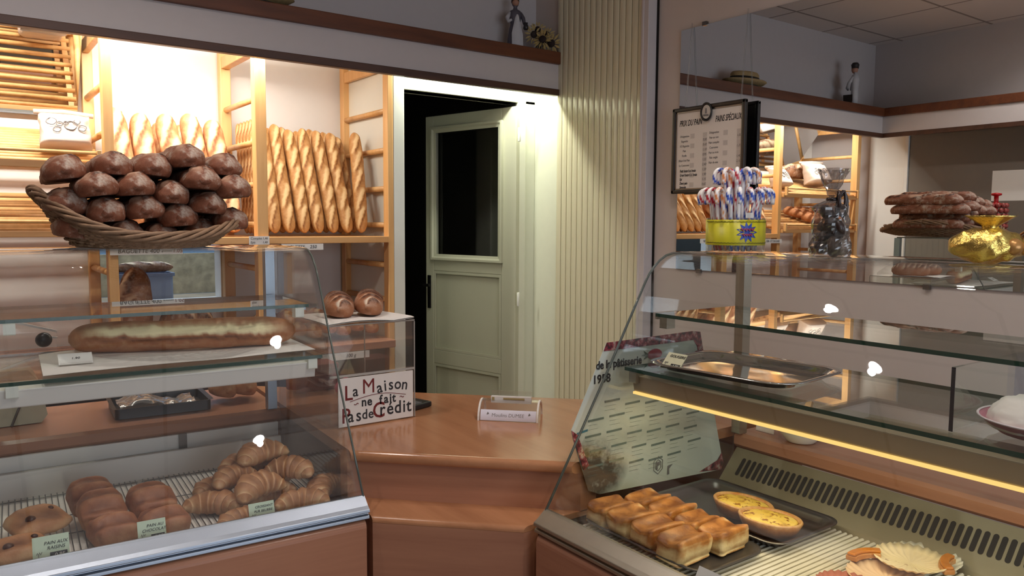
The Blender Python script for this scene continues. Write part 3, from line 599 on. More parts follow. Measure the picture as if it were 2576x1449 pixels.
# ---------------------------------------------------------------- display cases
PROF = [(.02, .838), (.11, .985), (.195, 1.125), (.275, 1.262), (.312, 1.325), (.324, 1.343), (.340, 1.360), (.360, 1.376), (.382, 1.387), (.405, 1.392), (.655, 1.392)]
def offset(P, d):
    out = []
    for i, p in enumerate(P):
        a, b = P[max(0, i-1)], P[min(len(P)-1, i+1)]; du, dz = b[0]-a[0], b[1]-a[1]; L = math.hypot(du, dz); out.append((p[0]+dz/L*d, p[1]-du/L*d))
    return out
def case(name, label, W, L, posts, light, vents, rim, deckmat):
    """W maps (u, v, z) to the world"""
    o = W(0, 0, 0); t = thing(name, label, 'display case', (o.x, o.y, 0))
    def ext(poly, v0, v1, mb=None, m=0, mc=None):
        mb = mb or MB(); a = [W(u, v0, z) for u, z in poly]; return mb.prism(a, W(0, v1, 0)-W(0, v0, 0), m, mc)
    R = lambda u0, u1, z0, z1: [(u0, z0), (u1, z0), (u1, z1), (u0, z1)]
    rnd = [(.018*(1-cos(a)) - .004, .778+.018*sin(a)) for a in [PI/2*k/5 for k in range(6)]]
    obj('base_panel', ext([(-.004, .0)]+rnd+[(.05, .796), (.05, 0)], .003, L), 'cherry', t)
    obj('base_body', ext(R(.05, .62, .02, .74), .01, L), 'steel_dk', t)
    obj('front_rim', ext([(.034, .842), (.026, .844), (.004, .826), (-.006, .820), (-.007, .813), (.003, .811), (.003, .808), (-.003, .805), (-.004, .798), (.034, .798)], -.004, L), rim, t, bevel=.0015)
    g = PROF; gi = offset(PROF, .006)
    m = MB(); n = len(g)
    for P, fl in ((g, 0), (gi, 0)):
        m.loops([[W(u, v, z) for u, z in P] for v in (0, L)], 0, cap=False, closed=False)
    for v in (0, L): m.loops([[W(u, v, z) for u, z in g], [W(u, v, z) for u, z in gi]], 1, cap=False, closed=False)
    m.loops([[W(*( (p[0], v, p[1]))) for p in (g[-1], gi[-1])] for v in (0, L)], 1, cap=False, closed=False)
    fg = obj('front_glass', m, ['glass', 'gedge2'], t, smooth=True)
    for v in (-.0015, L+.0015): obj('edge_bead', MB().tube([W(u, v, z) for u, z in offset(g, .003)], .0026, 8), 'gedge2', t, smooth=True)
    for s, v in enumerate((.007, L-.007)):
        P = [(u+.008, z) for u, z in gi[:-1]]+[(.640, 1.384), (.640, .80), (.05, .80)]
        obj('end_glass', ext(P, v, v+.005, None, 0, 0), 'glass', t)
    for u0, z in ((.332, 1.247), (.236, 1.131)):
        m = MB(); P = R(u0, .625, z-.004, z+.004)
        m.loops([[W(u, v, zz) for u, zz in P] for v in (.016, L-.02)], 0, cap=True)
        m.m[0] = m.m[2] = 0; m.m[1] = m.m[3] = 1; m.m[4] = m.m[5] = 1
        obj('glass_shelf', m, ['gshelf', 'gedge'], t)
        for v in (.028, L*.55): obj('shelf_clip', ext(R(u0+.002, u0+.03, z-.030, z-.0045), v, v+.022), rim if vents else 'white_gloss', t, bevel=.003)
    lb = obj('light_box', ext([(.254, 1.079), (.345, 1.074), (.345, 1.118), (.246, 1.118)], .03, L-.02), light, t, bevel=.003)
    if vents:
        obj('lamp_strip', ext(R(.250, .340, 1.0735, 1.0790), .03, L-.02), 'strip', lb)
        q = W(.31, L/2, 1.07); lamp('case_lamp', 'AREA', q, 2.6, (1, .84, .55), (0, 0, math.radians(90)), shape='RECTANGLE', size=L*.9, size_y=.05)
    for v in posts:
        p = obj('post', ext(R(.645, .675, .915, 1.386), v, v+.026), 'alu_warm' if vents else 'alu', t, bevel=.002)
        obj('shelf_arm', ext([(.34, 1.236), (.645, 1.222), (.645, 1.2425), (.34, 1.2425)], v+.01, v+.016).prism([W(u, v+.01, z) for u, z in ((.35, 1.115), (.645, 1.085), (.645, 1.1265), (.35, 1.1265))], W(0, .006, 0)-W(0, 0, 0)), 'alu_warm' if vents else 'alu', p)
    obj('service_ledge', ext([(.655, .884), (.663, .876), (1.02, .876), (1.02, .914), (.663, .914), (.655, .906)], .0, L), 'cherry', t)
    obj('deck', ext([(.03, .775), (.60, .775), (.60, .782), (.03, .782)], .012, L-.012), deckmat, t)
    if vents:
        m = MB(); A, B = (.562, .782), (.652, .878); du, dz = B[0]-A[0], B[1]-A[1]; f = lambda q: (A[0]+du*q, A[1]+dz*q)
        ext([A, B, (B[0]+.004, B[1]-.003), (A[0]+.004, A[1]-.003)], .012, L-.012, m)
        vp = obj('vent_panel', m, 'vent', t)
        m = MB(); v = .052
        while v < L-.03:
            pts = []
            for k in range(13):
                a = PI*k/12; pts.append((.60+.085*sin(a), v+.0045*cos(a)) if False else None)
            c0, c1, hw = .46, .77, .0050; nn = (-dz/math.hypot(du, dz)*.0012, du/math.hypot(du, dz)*.0012); poly = []
            for k in range(7): a = PI*k/6; q = c1+sin(a)*hw/.13; p = f(q); poly.append(W(p[0]+nn[0], v+hw*cos(a), p[1]+nn[1]))
            for k in range(7): a = PI+PI*k/6; q = c0+sin(a)*hw/.13; p = f(q); poly.append(W(p[0]+nn[0], v+hw*cos(a), p[1]+nn[1]))
            m.prism(poly, W(nn[0]*-.5, 0, nn[1]*-.5)-W(0, 0, 0)); v += .0160
        obj('vent_slots', m, 'hole', vp)
    else:
        obj('back_panel', ext(R(.642, .652, .782, .878), .012, L-.012), 'white', t)
        obj('tray_wall', ext([(.600, .775), (.606, .775), (.622, .838), (.630, .838), (.630, .842), (.617, .842)], .012, L-.012), 'white', t, bevel=.001)
        obj('bracket', ext(R(.634, .642, .835, .88), .262, .282), 'steel_dk', t)
    return t
M['gedge2'] = plain('glass_rim_grey', lin(96, 104, 98), .15)
LL, RL_ = 1.17, 1.75
lcase = case('display_case', 'curved glass display case of croissants under the wicker basket, its rim bright aluminium', LCW, LL, (.012, 1.12), 'white', False, 'alu', 'white')
rcase = case('display_case', 'curved glass cold display case of puff pastries before the wall mirror, its rim brownish', RCW, RL_, (-.002, 1.40), 'beige_metal', True, 'alu_warm', plain('deck_white', lin(214, 210, 196), .4))
def grid(W, v0, v1, u0, u1, z, step, r, cross, mat, label, rc):
    o = W((u0+u1)/2, (v0+v1)/2, z); t = thing('wire_rack', label, 'wire rack', o); b = MB(); v = v0+.004
    while v < v1: b.tube([W(u0, v, z+r), W(u1, v, z+r)], r, 6); v += step
    obj('rods', b, mat, t); b = MB()
    for u in cross: b.tube([W(u, v0, z-r*.4), W(u, v1, z-r*.4)], r*.8, 6)
    obj('cross_rods', b, rc, t)
M['wire'] = plain('wire_grey', (.16, .16, .165), .3, .8); M['wire_white'] = plain('white_coated_wire', lin(232, 228, 214), .35, var=.03)
M['wire_grime'] = plain('grimy_wire', lin(110, 104, 88), .5)
grid(LCW, .015, .385, .0535, .585, .786, .0125, .0013, (.06, .17, .29, .41, .575), 'wire', 'steel wire rack under the croissants on the white tray', 'wire')
grid(LCW, .395, .78, .0535, .585, .786, .0125, .0013, (.06, .17, .29, .41, .575), 'wire', 'steel wire rack under the raisin pastries on the white tray', 'wire')
grid(RCW, .02, .53, .06, .548, .7885, .0128, .0040, (.07, .19, .31, .43, .545), 'wire_white', 'white coated wire rack under the stainless trays in the cold case', 'wire_grime')
grid(RCW, .54, 1.10, .06, .548, .7885, .0128, .0040, (.07, .19, .31, .43, .545), 'wire_white', 'white coated wire rack under the paper plates in the cold case', 'wire_grime')

# ---------------------------------------------------------------- corner counter between the cases
cc = thing('corner_counter', 'cherry laminate corner counter set diagonally between the two display cases', 'counter', (1.25, 1.75, 0))
def npt(n, side):   # point on the diagonal x+y=n at either case end
    if side == 0:
        u = (n-(LO.x+LO.y+.012*(LEX.x+LEX.y)))/(LEY.x+LEY.y); q = LO+LEX*.012+LEY*u; return Vector((q.x, q.y, 0))
    return Vector((n-1.305, 1.305, 0))
def slab(n0, n1, z0, z1, rnd=0, low=True, ns=6):
    m = MB(); A = [PI/2*i/ns for i in range(ns+1)]
    prof = [(0, z0)] if not (rnd and low) else [(rnd*(1-sin(a))*1.414, z0+rnd*(1-cos(a))) for a in A]
    prof += [(rnd*(1-cos(a))*1.414, z1-rnd+rnd*sin(a)) for a in A] if rnd else [(0, z1)]
    prof += [(n1-n0, z1), (n1-n0, z0)]
    return m.loops([[npt(n0+d, s)+Vector((0, 0, z)) for d, z in prof] for s in (0, 1)])
obj('counter_top', slab(2.425, 3.336, .890, .917, .012), 'cherry_top', cc)
obj('riser', slab(2.452, 2.50, .798, .890), 'cherry', cc)
obj('lower_ledge', slab(2.290, 2.50, .787, .800, .011, False), 'cherry_top', cc)
obj('front_panel', slab(2.290, 2.33, .0, .7865), 'cherry', cc)
obj('rear_panel', slab(3.29, 3.32, .0, .886), 'cherry', cc)
# ---------------------------------------------------------------- tags
def price_tag(W, u, v, w, h, z, lines, label, lean=.35, sgn=1, mat='tag', bar=True, cat='price tag', fs=.0115):
    """card standing up and leaning back; sgn gives the reading direction along v"""
    o = W(u, v, z); xd = (W(u, v+sgn, z)-o).normalized(); ud = (W(u+1, v, z)-o).normalized(); yd = (Vector((0, 0, 1))+ud*lean).normalized()
    t = thing('price_tag', label, cat, o); mw = plane_mat(o, xd, yd)
    obj('card', MB().box(-w/2, w/2, 0, h, -.0006, .0006).xf(mw), mat, t); nn = mw @ Matrix.Translation((0, 0, .0012))
    for s, x, y, k in lines: text('lettering', s, k, 'ink', t, nn @ Matrix.Translation((x, y, 0)), shear=.2)
    if bar:
        obj('price_window', MB().box(-.002, w*.44, .004, h*.32, .0006, .0014).xf(mw), 'black', t)
        text('price', bar if isinstance(bar, str) else '1.05', h*.22, 'paper', t, nn @ Matrix.Translation((w*.24, h*.18, .001)))
        m = MB(); m.tube([(-w*.34, h*.12, 0), (-w*.34, h*.30, 0)], .0006, 4); m.tube([(-w*.40+.0045*k*.4, h*.30+.004*(k % 2), 0) for k in range(6)], .0006, 4); m.tube([(-w*.44, h*.09, 0), (-w*.24, h*.09, 0)], .0006, 4)
        m.xf(nn); obj('wheat_sketch', m, 'ink_grey', t)
    obj('foot', MB().box(-w*.46, w*.46, -.004, .004, -.026, .002).xf(mw), 'acrylic', t)
    return t
price_tag(LCW, .062, .604, .060, .046, .822, [('PAIN AUX', .008, .032, .0085), ('RAISINS', .008, .023, .0085)], 'pale green price tag reading PAIN AUX RAISINS at the case front', sgn=-1, bar='0.95')
price_tag(LCW, .062, .430, .052, .042, .820, [('PAIN AU', .006, .031, .008), ('CHOCOLAT', .004, .022, .008)], 'pale green price tag reading PAIN AU CHOCOLAT at the case front', sgn=-1, bar='0.95')
price_tag(LCW, .062, .213, .054, .038, .818, [('CROISSANT', .005, .029, .007), ('PUR BEURRE', .003, .020, .007)], 'pale green price tag reading CROISSANT PUR BEURRE before the croissant pile', sgn=-1, bar='0.90')
# ---------------------------------------------------------------- pastries in the croissant case
CRO = [croissant('croissant', .025+.001*k, .050, 125+8*k, k) for k in range(4)]
def place(o, loc, rz=0, rx=0, ry=0, s=1.0):
    o.matrix_basis = Matrix.Translation(loc) @ Matrix.Rotation(rz, 4, 'Z') @ Matrix.Rotation(rx, 4, 'X') @ Matrix.Rotation(ry, 4, 'Y') @ Matrix.Diagonal((s, s, s, 1)); return o
CZ = .7895
for k, (u, v, z, rz, rx, ry, lab) in enumerate((
    (.125, .245, 0, .15, 0, 0, 'croissant lying behind the croissant price tag at the case front'),
    (.165, .095, 0, -.30, 0, 0, 'croissant lying flat by the end glass at the case front'),
    (.225, .030, 0, .9, 0, 0, 'croissant lying behind the flat one by the end glass'),
    (.250, .270, 0, -.6, 0, 0, 'croissant on the wire rack below the pile beside the chocolate rolls'),
    (.375, .250, 0, .3, 0, 0, 'croissant at the rear foot of the pile'),
    (.370, .115, 0, 2.7, 0, 0, 'croissant under the pile close to the rear post'),
    (.260, .150, 0, .2, 0, 0, 'croissant hidden in the shaded hollow of the pile'),
    (.225, .190, .040, .42, .55, 0, 'dark browned croissant propped in the middle of the pile'),
    (.300, .225, .046, .35, .35, 0, 'pale tipped croissant lying across the side of the pile'),
    (.270, .085, .052, -.75, .35, 0, 'long pale croissant lying on the pile slope by the end glass'),
    (.375, .180, .046, .1, .1, 0, 'brown croissant at the back top of the pile'),
    (.335, .150, .080, .25, .25, 0, 'topmost croissant of the pile'))):
    o = dup(CRO[k % 4], lab, 'pile of croissants'); o['category'] = 'croissant'; q = LCW(u, v, CZ+z); place(o, q, rz, rx, ry)
for o in CRO: hide(o)
PC = [block('chocolate_roll', 'choco', .092, .108, .046, 3+k, 3.2, 2.0, 0, .09, .2) for k in range(2)]
for k, (u, v, z, rz, rx, lab) in enumerate((
    (.185, .488, 0, .06, 0, 'chocolate roll in the front of the longer row behind the case rim'),
    (.275, .502, .018, .0, .28, 'chocolate roll leaning in the middle of the longer row'),
    (.370, .515, .022, .05, .30, 'chocolate roll at the rear of the longer row'),
    (.170, .392, 0, .15, 0, 'chocolate roll behind its price tag in the shorter row'),
    (.265, .405, .022, .08, .22, 'chocolate roll lying on top in the shorter row'))):
    o = dup(PC[k % 2], lab, 'chocolate rolls'); o['category'] = 'pastry'; place(o, LCW(u, v, CZ+z), rz, rx)
for o in PC: hide(o)
PR = [block('raisin_pastry', 'croissant', .115, .100, .034, 13+k, 2.2, 1.2, 0, .08, .2) for k in range(2)]
for k, (u, v, z, rz, rx, lab) in enumerate(((.290, .622, .018, .3, .18, 'flat raisin pastry leaning on another one behind the raisin tag'), (.185, .655, 0, .1, 0, 'flat raisin pastry with a dark raisin lying behind the raisin tag'))):
    o = dup(PR[k], lab, 'raisin pastries'); o['category'] = 'pastry'; place(o, LCW(u, v, CZ+z), rz, rx)
    for dx, dy in ((-.02, -.015), (.028, .010)):
        r = obj('raisin', MB().ball((dx, dy, .036), .010 if dx < 0 else .007, 10, sz=.7), plain('raisin_brown', lin(70, 34, 22), .4), o, local=True, smooth=True)
for o in PR: hide(o)
# long loaf on its paper on the lower glass shelf
A, B = LCW(.490, .540, 1.1805), LCW(.385, .036, 1.1805); D = B-A
lbq = loaf('long_loaf', 'longbread', D.length, .038, 1, 51, .02, D.length*.97, .10, 9, .9, bend=.0, nu=120, nv=32, lump=.12, sw=.36, rag=.28)
lbq.matrix_basis = frame(A, D, (-.1, -1, .30)); tag(lbq, 'very long soft loaf split along its side lying on paper on the glass shelf', 'bread')
m = MB(); K = 14
def pap(a, b): q = LCW(.245+.30*b+.03*a, .600-.58*a, 1.1405+.004*sin(a*9)*b*b+.002*abs(sin(a*5))); return q
m.sheet(pap, K, 8); m.sheet(lambda a, b: pap(a, b)+Vector((0, 0, .0006)), K, 8)
tag(obj('paper_sheet', m, 'paper', smooth=True), 'white paper sheet under the long loaf on the glass shelf', 'paper')
t = price_tag(LCW, .335, .535, .066, .040, 1.146, [('1.90', 0, .020, .010)], 'small white price card lying on the paper below the long loaf', lean=2.0, sgn=-1, mat='paper', bar=False)
# ---------------------------------------------------------------- wicker basket of dark loaves on the case
wb = thing('wicker_basket', 'oval wicker basket heaped with dark loaves on top of the glass case', 'basket', LCW(.56, .37, 1.394))
def rim_z(a): return .012+.036*abs(cos(a))**2.2+(.038*max(0, -cos(a))**3)
def bpt(a, f, r=0):
    """a: angle, 0 towards the door end; f: height fraction"""
    hv, hu = .150+.078*f**.8, .235+.075*f**.8
    zz = f*rim_z(a)*1.45+.006
    return LCW(.58+hu*sin(a)+0*r, .365-hv*cos(a), 1.393+zz)
b = MB(); NA = 132
for k in range(11):
    f = (k+.3)/11.; pts = [bpt(2*PI*i/NA, f) for i in range(NA+1)]; c = LCW(.58, .365, 0)
    pts = [q+(Vector((q.x-c.x, q.y-c.y, 0)).normalized())*(.0035*(1 if (i//2+k) % 2 else -1)) for i, q in enumerate(pts)]
    b.tube(pts, .0042, 5)
obj('weave', b, 'wicker', wb)
b = MB()
for i in range(NA//2//1):
    if i % 2: continue
    a = 2*PI*i/(NA//2); b.tube([bpt(a, f) for f in (0, .25, .5, .75, 1.0)], .003, 5)
obj('stakes', b, 'wicker', wb)
b = MB()
for s in range(5):
    pts = []
    for i in range(NA+1):
        a = 2*PI*i/NA; ph = a*7+2*PI*s/5; q = bpt(a, 1.0); c = LCW(.58, .365, 0); o_ = Vector((q.x-c.x, q.y-c.y, 0)).normalized()
        pts.append(q+o_*(.010*cos(ph)+.004)+Vector((0, 0, .009*sin(ph)+.006)))
    b.tube(pts, .0045, 6)
obj('rim', b, 'wicker', wb, smooth=True)
b = MB().loops([[LCW(.58+.225*r*sin(2*PI*i/40), .365-.145*r*cos(2*PI*i/40), 1.3945+z) for i in range(40)] for r, z in ((1.02, .004), (1.02, 0), (.02, 0), (.02, .004))])
obj('base', b, 'wicker', wb)
for k, (s, a0) in enumerate(((.885, .0),)):
    b = MB()
    for j in range(3): b.tube([LCW(.86+.045*sin(PI*i/12)+.004*j, .40+.05*cos(PI*i/12), 1.425+.02*sin(PI*i/12)+.006*j) for i in range(13)], .004, 6)
    obj('handle', b, 'wicker', wb, smooth=True)
RY = [loaf('rye_loaf', 'rye', .42, .0405, 3, 61+k, .3, .16, .10, 9, .50, wx=1.10, wy=.90, nu=64, nv=34, lump=.17, rag=.6) for k in range(4)]
basket = [('top row', [(330, 433, .9), (384, 433, 1.05), (469, 431, 1.0), (539, 431, 1.0)]),
          ('upper row', [(276, 474, .85), (334, 475, 1.05), (421, 483, .95), (497, 475, .95), (576, 492, 1.0)]),
          ('middle row', [(176, 460, 1.05), (279, 518, 1.05), (363, 529, .95), (437, 529, 1.0), (513, 520, 1.0), (563, 546, .75)]),
          ('bottom row', [(202, 516, .9), (280, 560, .9), (360, 571, .95), (426, 580, .85), (504, 567, .95)])]
def unproj_lc(px, py, u):
    d = _fw+_rt*((px-1288)/1950)-_up*((py-724.5)/1950); n = LEY; p0 = LO+LEY*u; o_ = Vector((0, 0, CAMH)); k = (p0-o_).dot(n)/d.dot(n); q = o_+d*k
    r = q-LO; return -r.dot(LEX), q.z
rb = random.Random(9); LV = []
for rn, row in basket:
    for i, (px, py, sc) in enumerate(row):
        u0 = .345+rb.uniform(-.01, .03)+(.03 if rn == 'top row' else 0); v, z = unproj_lc(px, py, u0); LV.append([v, z, u0+{'bottom row': .05, 'middle row': .02}.get(rn, 0), min(1.0, .9+.1*sc), rn, i])
for it in range(400):      # settle the loaves side by side
    for a in range(len(LV)):
        for b in range(a):
            p, q = LV[a], LV[b]; k_ = (p[3]+q[3])/2; dv, dz = (p[0]-q[0])/(.082*k_), (p[1]-q[1])/(.0545*k_); d_ = math.hypot(dv, dz)
            if 1e-6 < d_ < 1:
                g_ = (1-d_)/d_*.25; p[0] += dv*.082*k_*g_; q[0] -= dv*.082*k_*g_; p[1] += dz*.0545*k_*g_; q[1] -= dz*.0545*k_*g_
    for p in LV: p[0] = min(.535, max(.178, p[0])); p[1] = max(p[1], 1.424+.26*max(0, abs(p[0]-.36)-.08))
for k, (v, z, u0, sc, rn, i) in enumerate(LV):
    o = dup(RY[k % 4], f'dark rye loaf in the wicker basket, {ORD[i]} of the {rn} towards the door', 'rye loaves in the wicker basket'); o['category'] = 'bread'
    o.matrix_basis = frame(LCW(u0, v, z-.008), LEY+Vector((0, 0, .004)), (rb.uniform(-.16, .16), 0, 1)) @ Matrix.Diagonal((sc, sc, {'bottom row': .78, 'middle row': .90}.get(rn, 1), 1))
for o in RY: hide(o)
# sausage-red candy tower on the case top, seen in the mirror
ct = thing('candy_tower', 'tower of reddish candy strings around a red spindle, seen only in the mirror', 'candy display', LCW(.44, .765, 1.394))
obj('spindle', MB().lathe([(.05, 0), (.05, .008), (.012, .012), (.012, .09), (.02, .10), (.012, .11), (.012, .17), (.03, .18), (.03, .19), (.012, .20), (.012, .235), (.028, .24), (.028, .25), (.005, .255)], n=16), 'red', ct, local=True, smooth=True)
b = MB()
for l in range(6):
    for q in range(12): a = 2*PI*q/12+l*.3; b.ball((.055*cos(a), .055*sin(a), .03+l*.030), .0145, 8)
obj('candies', b, plain('candy_pink', lin(176, 82, 74), .3, var=.3, scale=40), ct, local=True, smooth=True)['kind'] = 'stuff'
# papers on the dark wall facing the mirror
t = thing('wall_notice', 'blank pale paper notice on the dark wall, seen only in the mirror', 'notice', (-.687, 2.2, 1.6))
obj('sheet', MB().box(-.6875, -.6865, 2.0, 2.34, 1.62, 1.82), 'paper', t)
# ---------------------------------------------------------------- slicer behind the croissant case
sl = thing('bread_slicer', 'beige bread slicer with a clear lid on the ledge behind the glass case', 'bread slicer', (.16, 2.50, .916))
b = MB(); b.loops([[Vector((x, y, z)) for x, y in ((-.12, -.10), (.10, -.10), (.10, .12), (-.12, .12))] for z in (0, .125)])
b2 = [(-.14, 0), (.085, 0), (.10, .02), (.085, .11), (.06, .145), (-.14, .15)]
obj('body', MB().prism([(x, -.10, z) for x, z in b2], (0, .22, 0)).xf(Matrix.Translation((-.062, 0, 0))), plain('beige_enamel', lin(176, 168, 138), .35), sl, local=True, bevel=.006)
obj('seam', MB().tube([(.03, -.103, 0), (.05, -.103, .05), (.055, -.103, .11), (.03, -.103, .125), (-.14, -.103, .128)], .003, 6).xf(Matrix.Translation((-.075, 0, 0))), 'steel_dk', sl, local=True)
obj('lid', MB().prism([(x, -.095, z) for x, z in ((-.16, .152), (.067, .152), (.067, .240), (-.16, .315))], (0, .20, 0)), 'acrylic', sl, local=True)
obj('lid_edge', MB().bar((-.16, -.098, .318), (.069, -.098, .243), .006, .006).bar((.02, -.098, .234), (.069, -.098, .226), .005, .005), 'white', sl, local=True)
obj('knob', MB().lathe([(.004, 0), (.018, .003), (.020, .012), (.014, .022), (.003, .024)], n=18).xf(Matrix.Translation((.036, -.096, .224)) @ Matrix.Rotation(PI/2, 4, 'X')), 'black', sl, local=True, smooth=True)
# tray with two rolls on the service ledge
bt = thing('baking_tray', 'black baking tray with crumpled film on the ledge behind the glass case', 'tray', LCW(.83, .300, .9155), _a)
b = MB().loops([rect_loop(.125, .09, .012, z) for z in (0, .028)]+[rect_loop(.132, .097, .014, .030), rect_loop(.120, .085, .01, .028), rect_loop(.118, .083, .01, .004), rect_loop(.01, .01, .005, .004)])
obj('body', b, plain('black_tray', lin(34, 32, 34), .35), bt, local=True)
m = MB().sheet(lambda a, c: Vector((-.11+.20*a, -.07+.13*c, .022+.022*abs(nz((a*5, c*4, 2)))+.012*sin(a*6))), 22, 14); obj('plastic_film', m, glass('film', (.8, .8, .82), .15, 2.5, .12), bt, local=True, smooth=True)
RO = loaf('bread_roll', 'batard', .12, .042, 1, 71, .2, .09, .12, 2.6, .6, nu=36)
for i, (v, l) in enumerate(((.107, 'slashed golden roll standing on the ledge beside the black baking tray'), (.048, 'plain golden roll standing on the ledge by the case post'))):
    o = dup(RO, l); o['category'] = 'bread roll'; o.matrix_basis = frame(LCW(.78, v+.008, .953), (-.08, 1, 0), (.2, -.2, 1)) @ Matrix.Diagonal((.9, .9, .9, 1))
hide(RO)
# red box behind the glass
rbx = thing('red_box', 'dark red cardboard box on the corner counter behind the clear plastic box', 'box', (.925, 2.38, .918))
obj('body', MB().box(-.06, .08, -.04, .05, 0, .08), 'maroon', rbx, local=True, bevel=.003); obj('lid', MB().box(-.063, .083, -.043, .053, .066, .085), 'maroon', rbx, local=True, bevel=.002)
pk = thing('pink_pouch', 'small pink pouch lying behind the clear plastic box on the counter', 'pouch', (1.0, 2.265, .918))
obj('pouch', MB().loops([rect_loop(.035*r, .02*r, .012, z) for r, z in ((.3, 0), (.9, .005), (1, .02), (.7, .04), (.15, .05))]), plain('pink_film', lin(196, 96, 120), .3), pk, local=True, smooth=True)
# ---------------------------------------------------------------- clear box with the credit sign
X0, X1, Y0, Y1, Z0, Z1 = .785, 1.035, 1.882, 2.20, .918, 1.186
ab = thing('acrylic_box', 'clear plastic box on the corner counter carrying a painted sign', 'box', ((X0+X1)/2, (Y0+Y1)/2, Z0)); th = .004
for nm, q in (('front_wall', (X0, X1, Y0, Y0+th, Z0, Z1)), ('rear_wall', (X0, X1, Y1-th, Y1, Z0, Z1)), ('side_wall', (X0, X0+th, Y0+th, Y1-th, Z0, Z1)), ('side_wall', (X1-th, X1, Y0+th, Y1-th, Z0, Z1)), ('lid', (X0, X1, Y0, Y1, Z1, Z1+.005))):
    obj(nm, MB().box(*q), 'acrylic', ab)
b = MB()
for p, q in (((X1, Y0, Z0), (X1, Y0, Z1)), ((X0, Y0, Z1+.003), (X1, Y0, Z1+.003)), ((X1, Y0, Z1+.003), (X1, Y1, Z1+.003)), ((X1, Y1, Z0), (X1, Y1, Z1))): b.bar(p, q, .003, .003)
obj('edges', b, 'aedge', ab); obj('hinge_strip', MB().box(X0, X1, Y0-.003, Y0, 1.052, 1.058), 'aedge', ab)
sg = thing('painted_sign', 'white sign painted LA MAISON NE FAIT PAS DE CREDIT on the clear box', 'sign', (.916, Y0-.005, .92))
obj('board', MB().box(.806, 1.026, Y0-.008, Y0-.004, .921, 1.050), plain('sign_white', lin(226, 222, 216), .5, var=.03), sg)
SMt = lambda x, z, r=0: plane_mat((x, Y0-.0085, z), (cos(r), 0, sin(r)), (-sin(r), 0, cos(r)))
# words set along a gentle arch, first letters red
def arch(s, x, z, size, rise, half, mat, b=.0008):
    n = len(s); wd = [.62 if c in 'MmC' else .30 if c in 'ilt' else .48 for c in s]; tot = sum(wd)*size; p = x-tot/2
    for c, q in zip(s, wd):
        xc = p+q*size/2; p += q*size
        if c == ' ': continue
        f = (xc-x)/half; text('letter', c, size, mat, sg, SMt(xc, z-rise*f*f, -1.2*rise*f/half), bold=b, sx=.9)
arch('L', .834, 1.008, .056, 0, 1, 'red_ink', .0005); arch('a', .854, 1.012, .042, 0, 1, 'ink', .0004)
arch('M', .892, 1.020, .056, 0, 1, 'red_ink', 0); arch('aison', .962, 1.018, .044, .010, .055, 'ink', .0004)
arch('ne fait', .921, .980, .034, .0, .06, 'ink')
obj('flourish', MB().tube([(.838+.165*k/16, Y0-.0088, .986+.012*sin(PI*k/16)) for k in range(17)], .0008, 5).tube([(.985+.012*k/5, Y0-.0088, .981+.002*sin(k*1.3)) for k in range(6)], .0011, 5).tube([(.862-.012*k/5, Y0-.0088, .978+.002*sin(k*1.3)) for k in range(6)], .0011, 5), 'red_ink', sg)
arch('P', .826, .948, .056, 0, 1, 'red_ink', .0005); arch('as', .851, .946, .047, 0, 1, 'ink', .0004); arch('de', .889, .946, .037, 0, 1, 'ink', .0004)
arch('C', .921, .951, .060, 0, 1, 'red_ink', .0006); arch('rédit', .970, .952, .049, .0, .05, 'ink', .0006)
m = MB(); pf = lambda a, c: Vector((.776+.254*a, 1.872+.235*c, 1.1925+.006*abs(sin(a*4.2+c))*(1-c)+.012*max(0, c-.8)*sin(a*7)-.004*max(0, .06-c)*6))
m.sheet(pf, 24, 14); m.sheet(lambda a, c: pf(a, c)+Vector((0, 0, .003)), 24, 14); tag(obj('paper_napkin', m, 'paper', smooth=True), 'white paper spread on the lid of the clear box under two loaves', 'paper')
TB = loaf('floury_loaf', 'tigerloaf', .18, .042, 7, 81, 1.25, .10, .10, 2.8, .55, nu=90, nv=30, sw=.13, rag=.25)
for i, (x, y, rx, l) in enumerate(((.838, 1.925, .10, 'striped floury loaf on the clear box, next to the case glass'), (.925, 1.940, .25, 'striped floury loaf on the clear box, next to the door side'))):
    o = dup(TB, l); o['category'] = 'bread'; o.matrix_basis = frame((x, y, 1.2245), (.25+rx, 1, 0), (.05, -.35, 1))
hide(TB)
cr = thing('card_reader', 'small black card reader lying behind the clear box on the counter', 'card reader', (1.07, 1.975, .918), .3)
obj('body', MB().box(-.07, .055, -.038, .038, 0, .016), 'black', cr, local=True, bevel=.004); obj('screen', MB().box(-.05, .02, -.03, .03, .016, .018), plain('grey_screen', lin(120, 122, 124), .25), cr, local=True)
# arched card holder on the counter
ch = thing('card_holder', 'clear arched business card holder standing on the corner counter', 'card holder', (1.252, 1.724, .917), -PI/4)
def archp(r, w0, w1, a0=0, a1=PI, n=14): return [[Vector((x, -.052*cos(a0+(a1-a0)*k/n)*r, .050*sin(a0+(a1-a0)*k/n)*r)) for k in range(n+1)] for x in (w0, w1)]
m = MB(); A = archp(1, -.082, .082); B = archp(.93, -.082, .082); m.loops([A[0]+B[0][::-1], A[1]+B[1][::-1]]); obj('body', m, 'acrylic', ch, local=True, smooth=False)
for x in (-.084, .079):
    A = archp(1.01, x, x+.005); B = archp(.90, x, x+.005); obj('end_rim', MB().loops([A[0]+B[0][::-1], A[1]+B[1][::-1]]), 'white', ch, local=True)
A = archp(1.012, -.076, .078, .03, .62); B = archp(1.006, -.076, .078, .03, .62); lb_ = obj('label', MB().loops([A[0]+B[0][::-1], A[1]+B[1][::-1]]), plain('label_white', lin(226, 226, 240), .4, var=.01), ch, local=True)
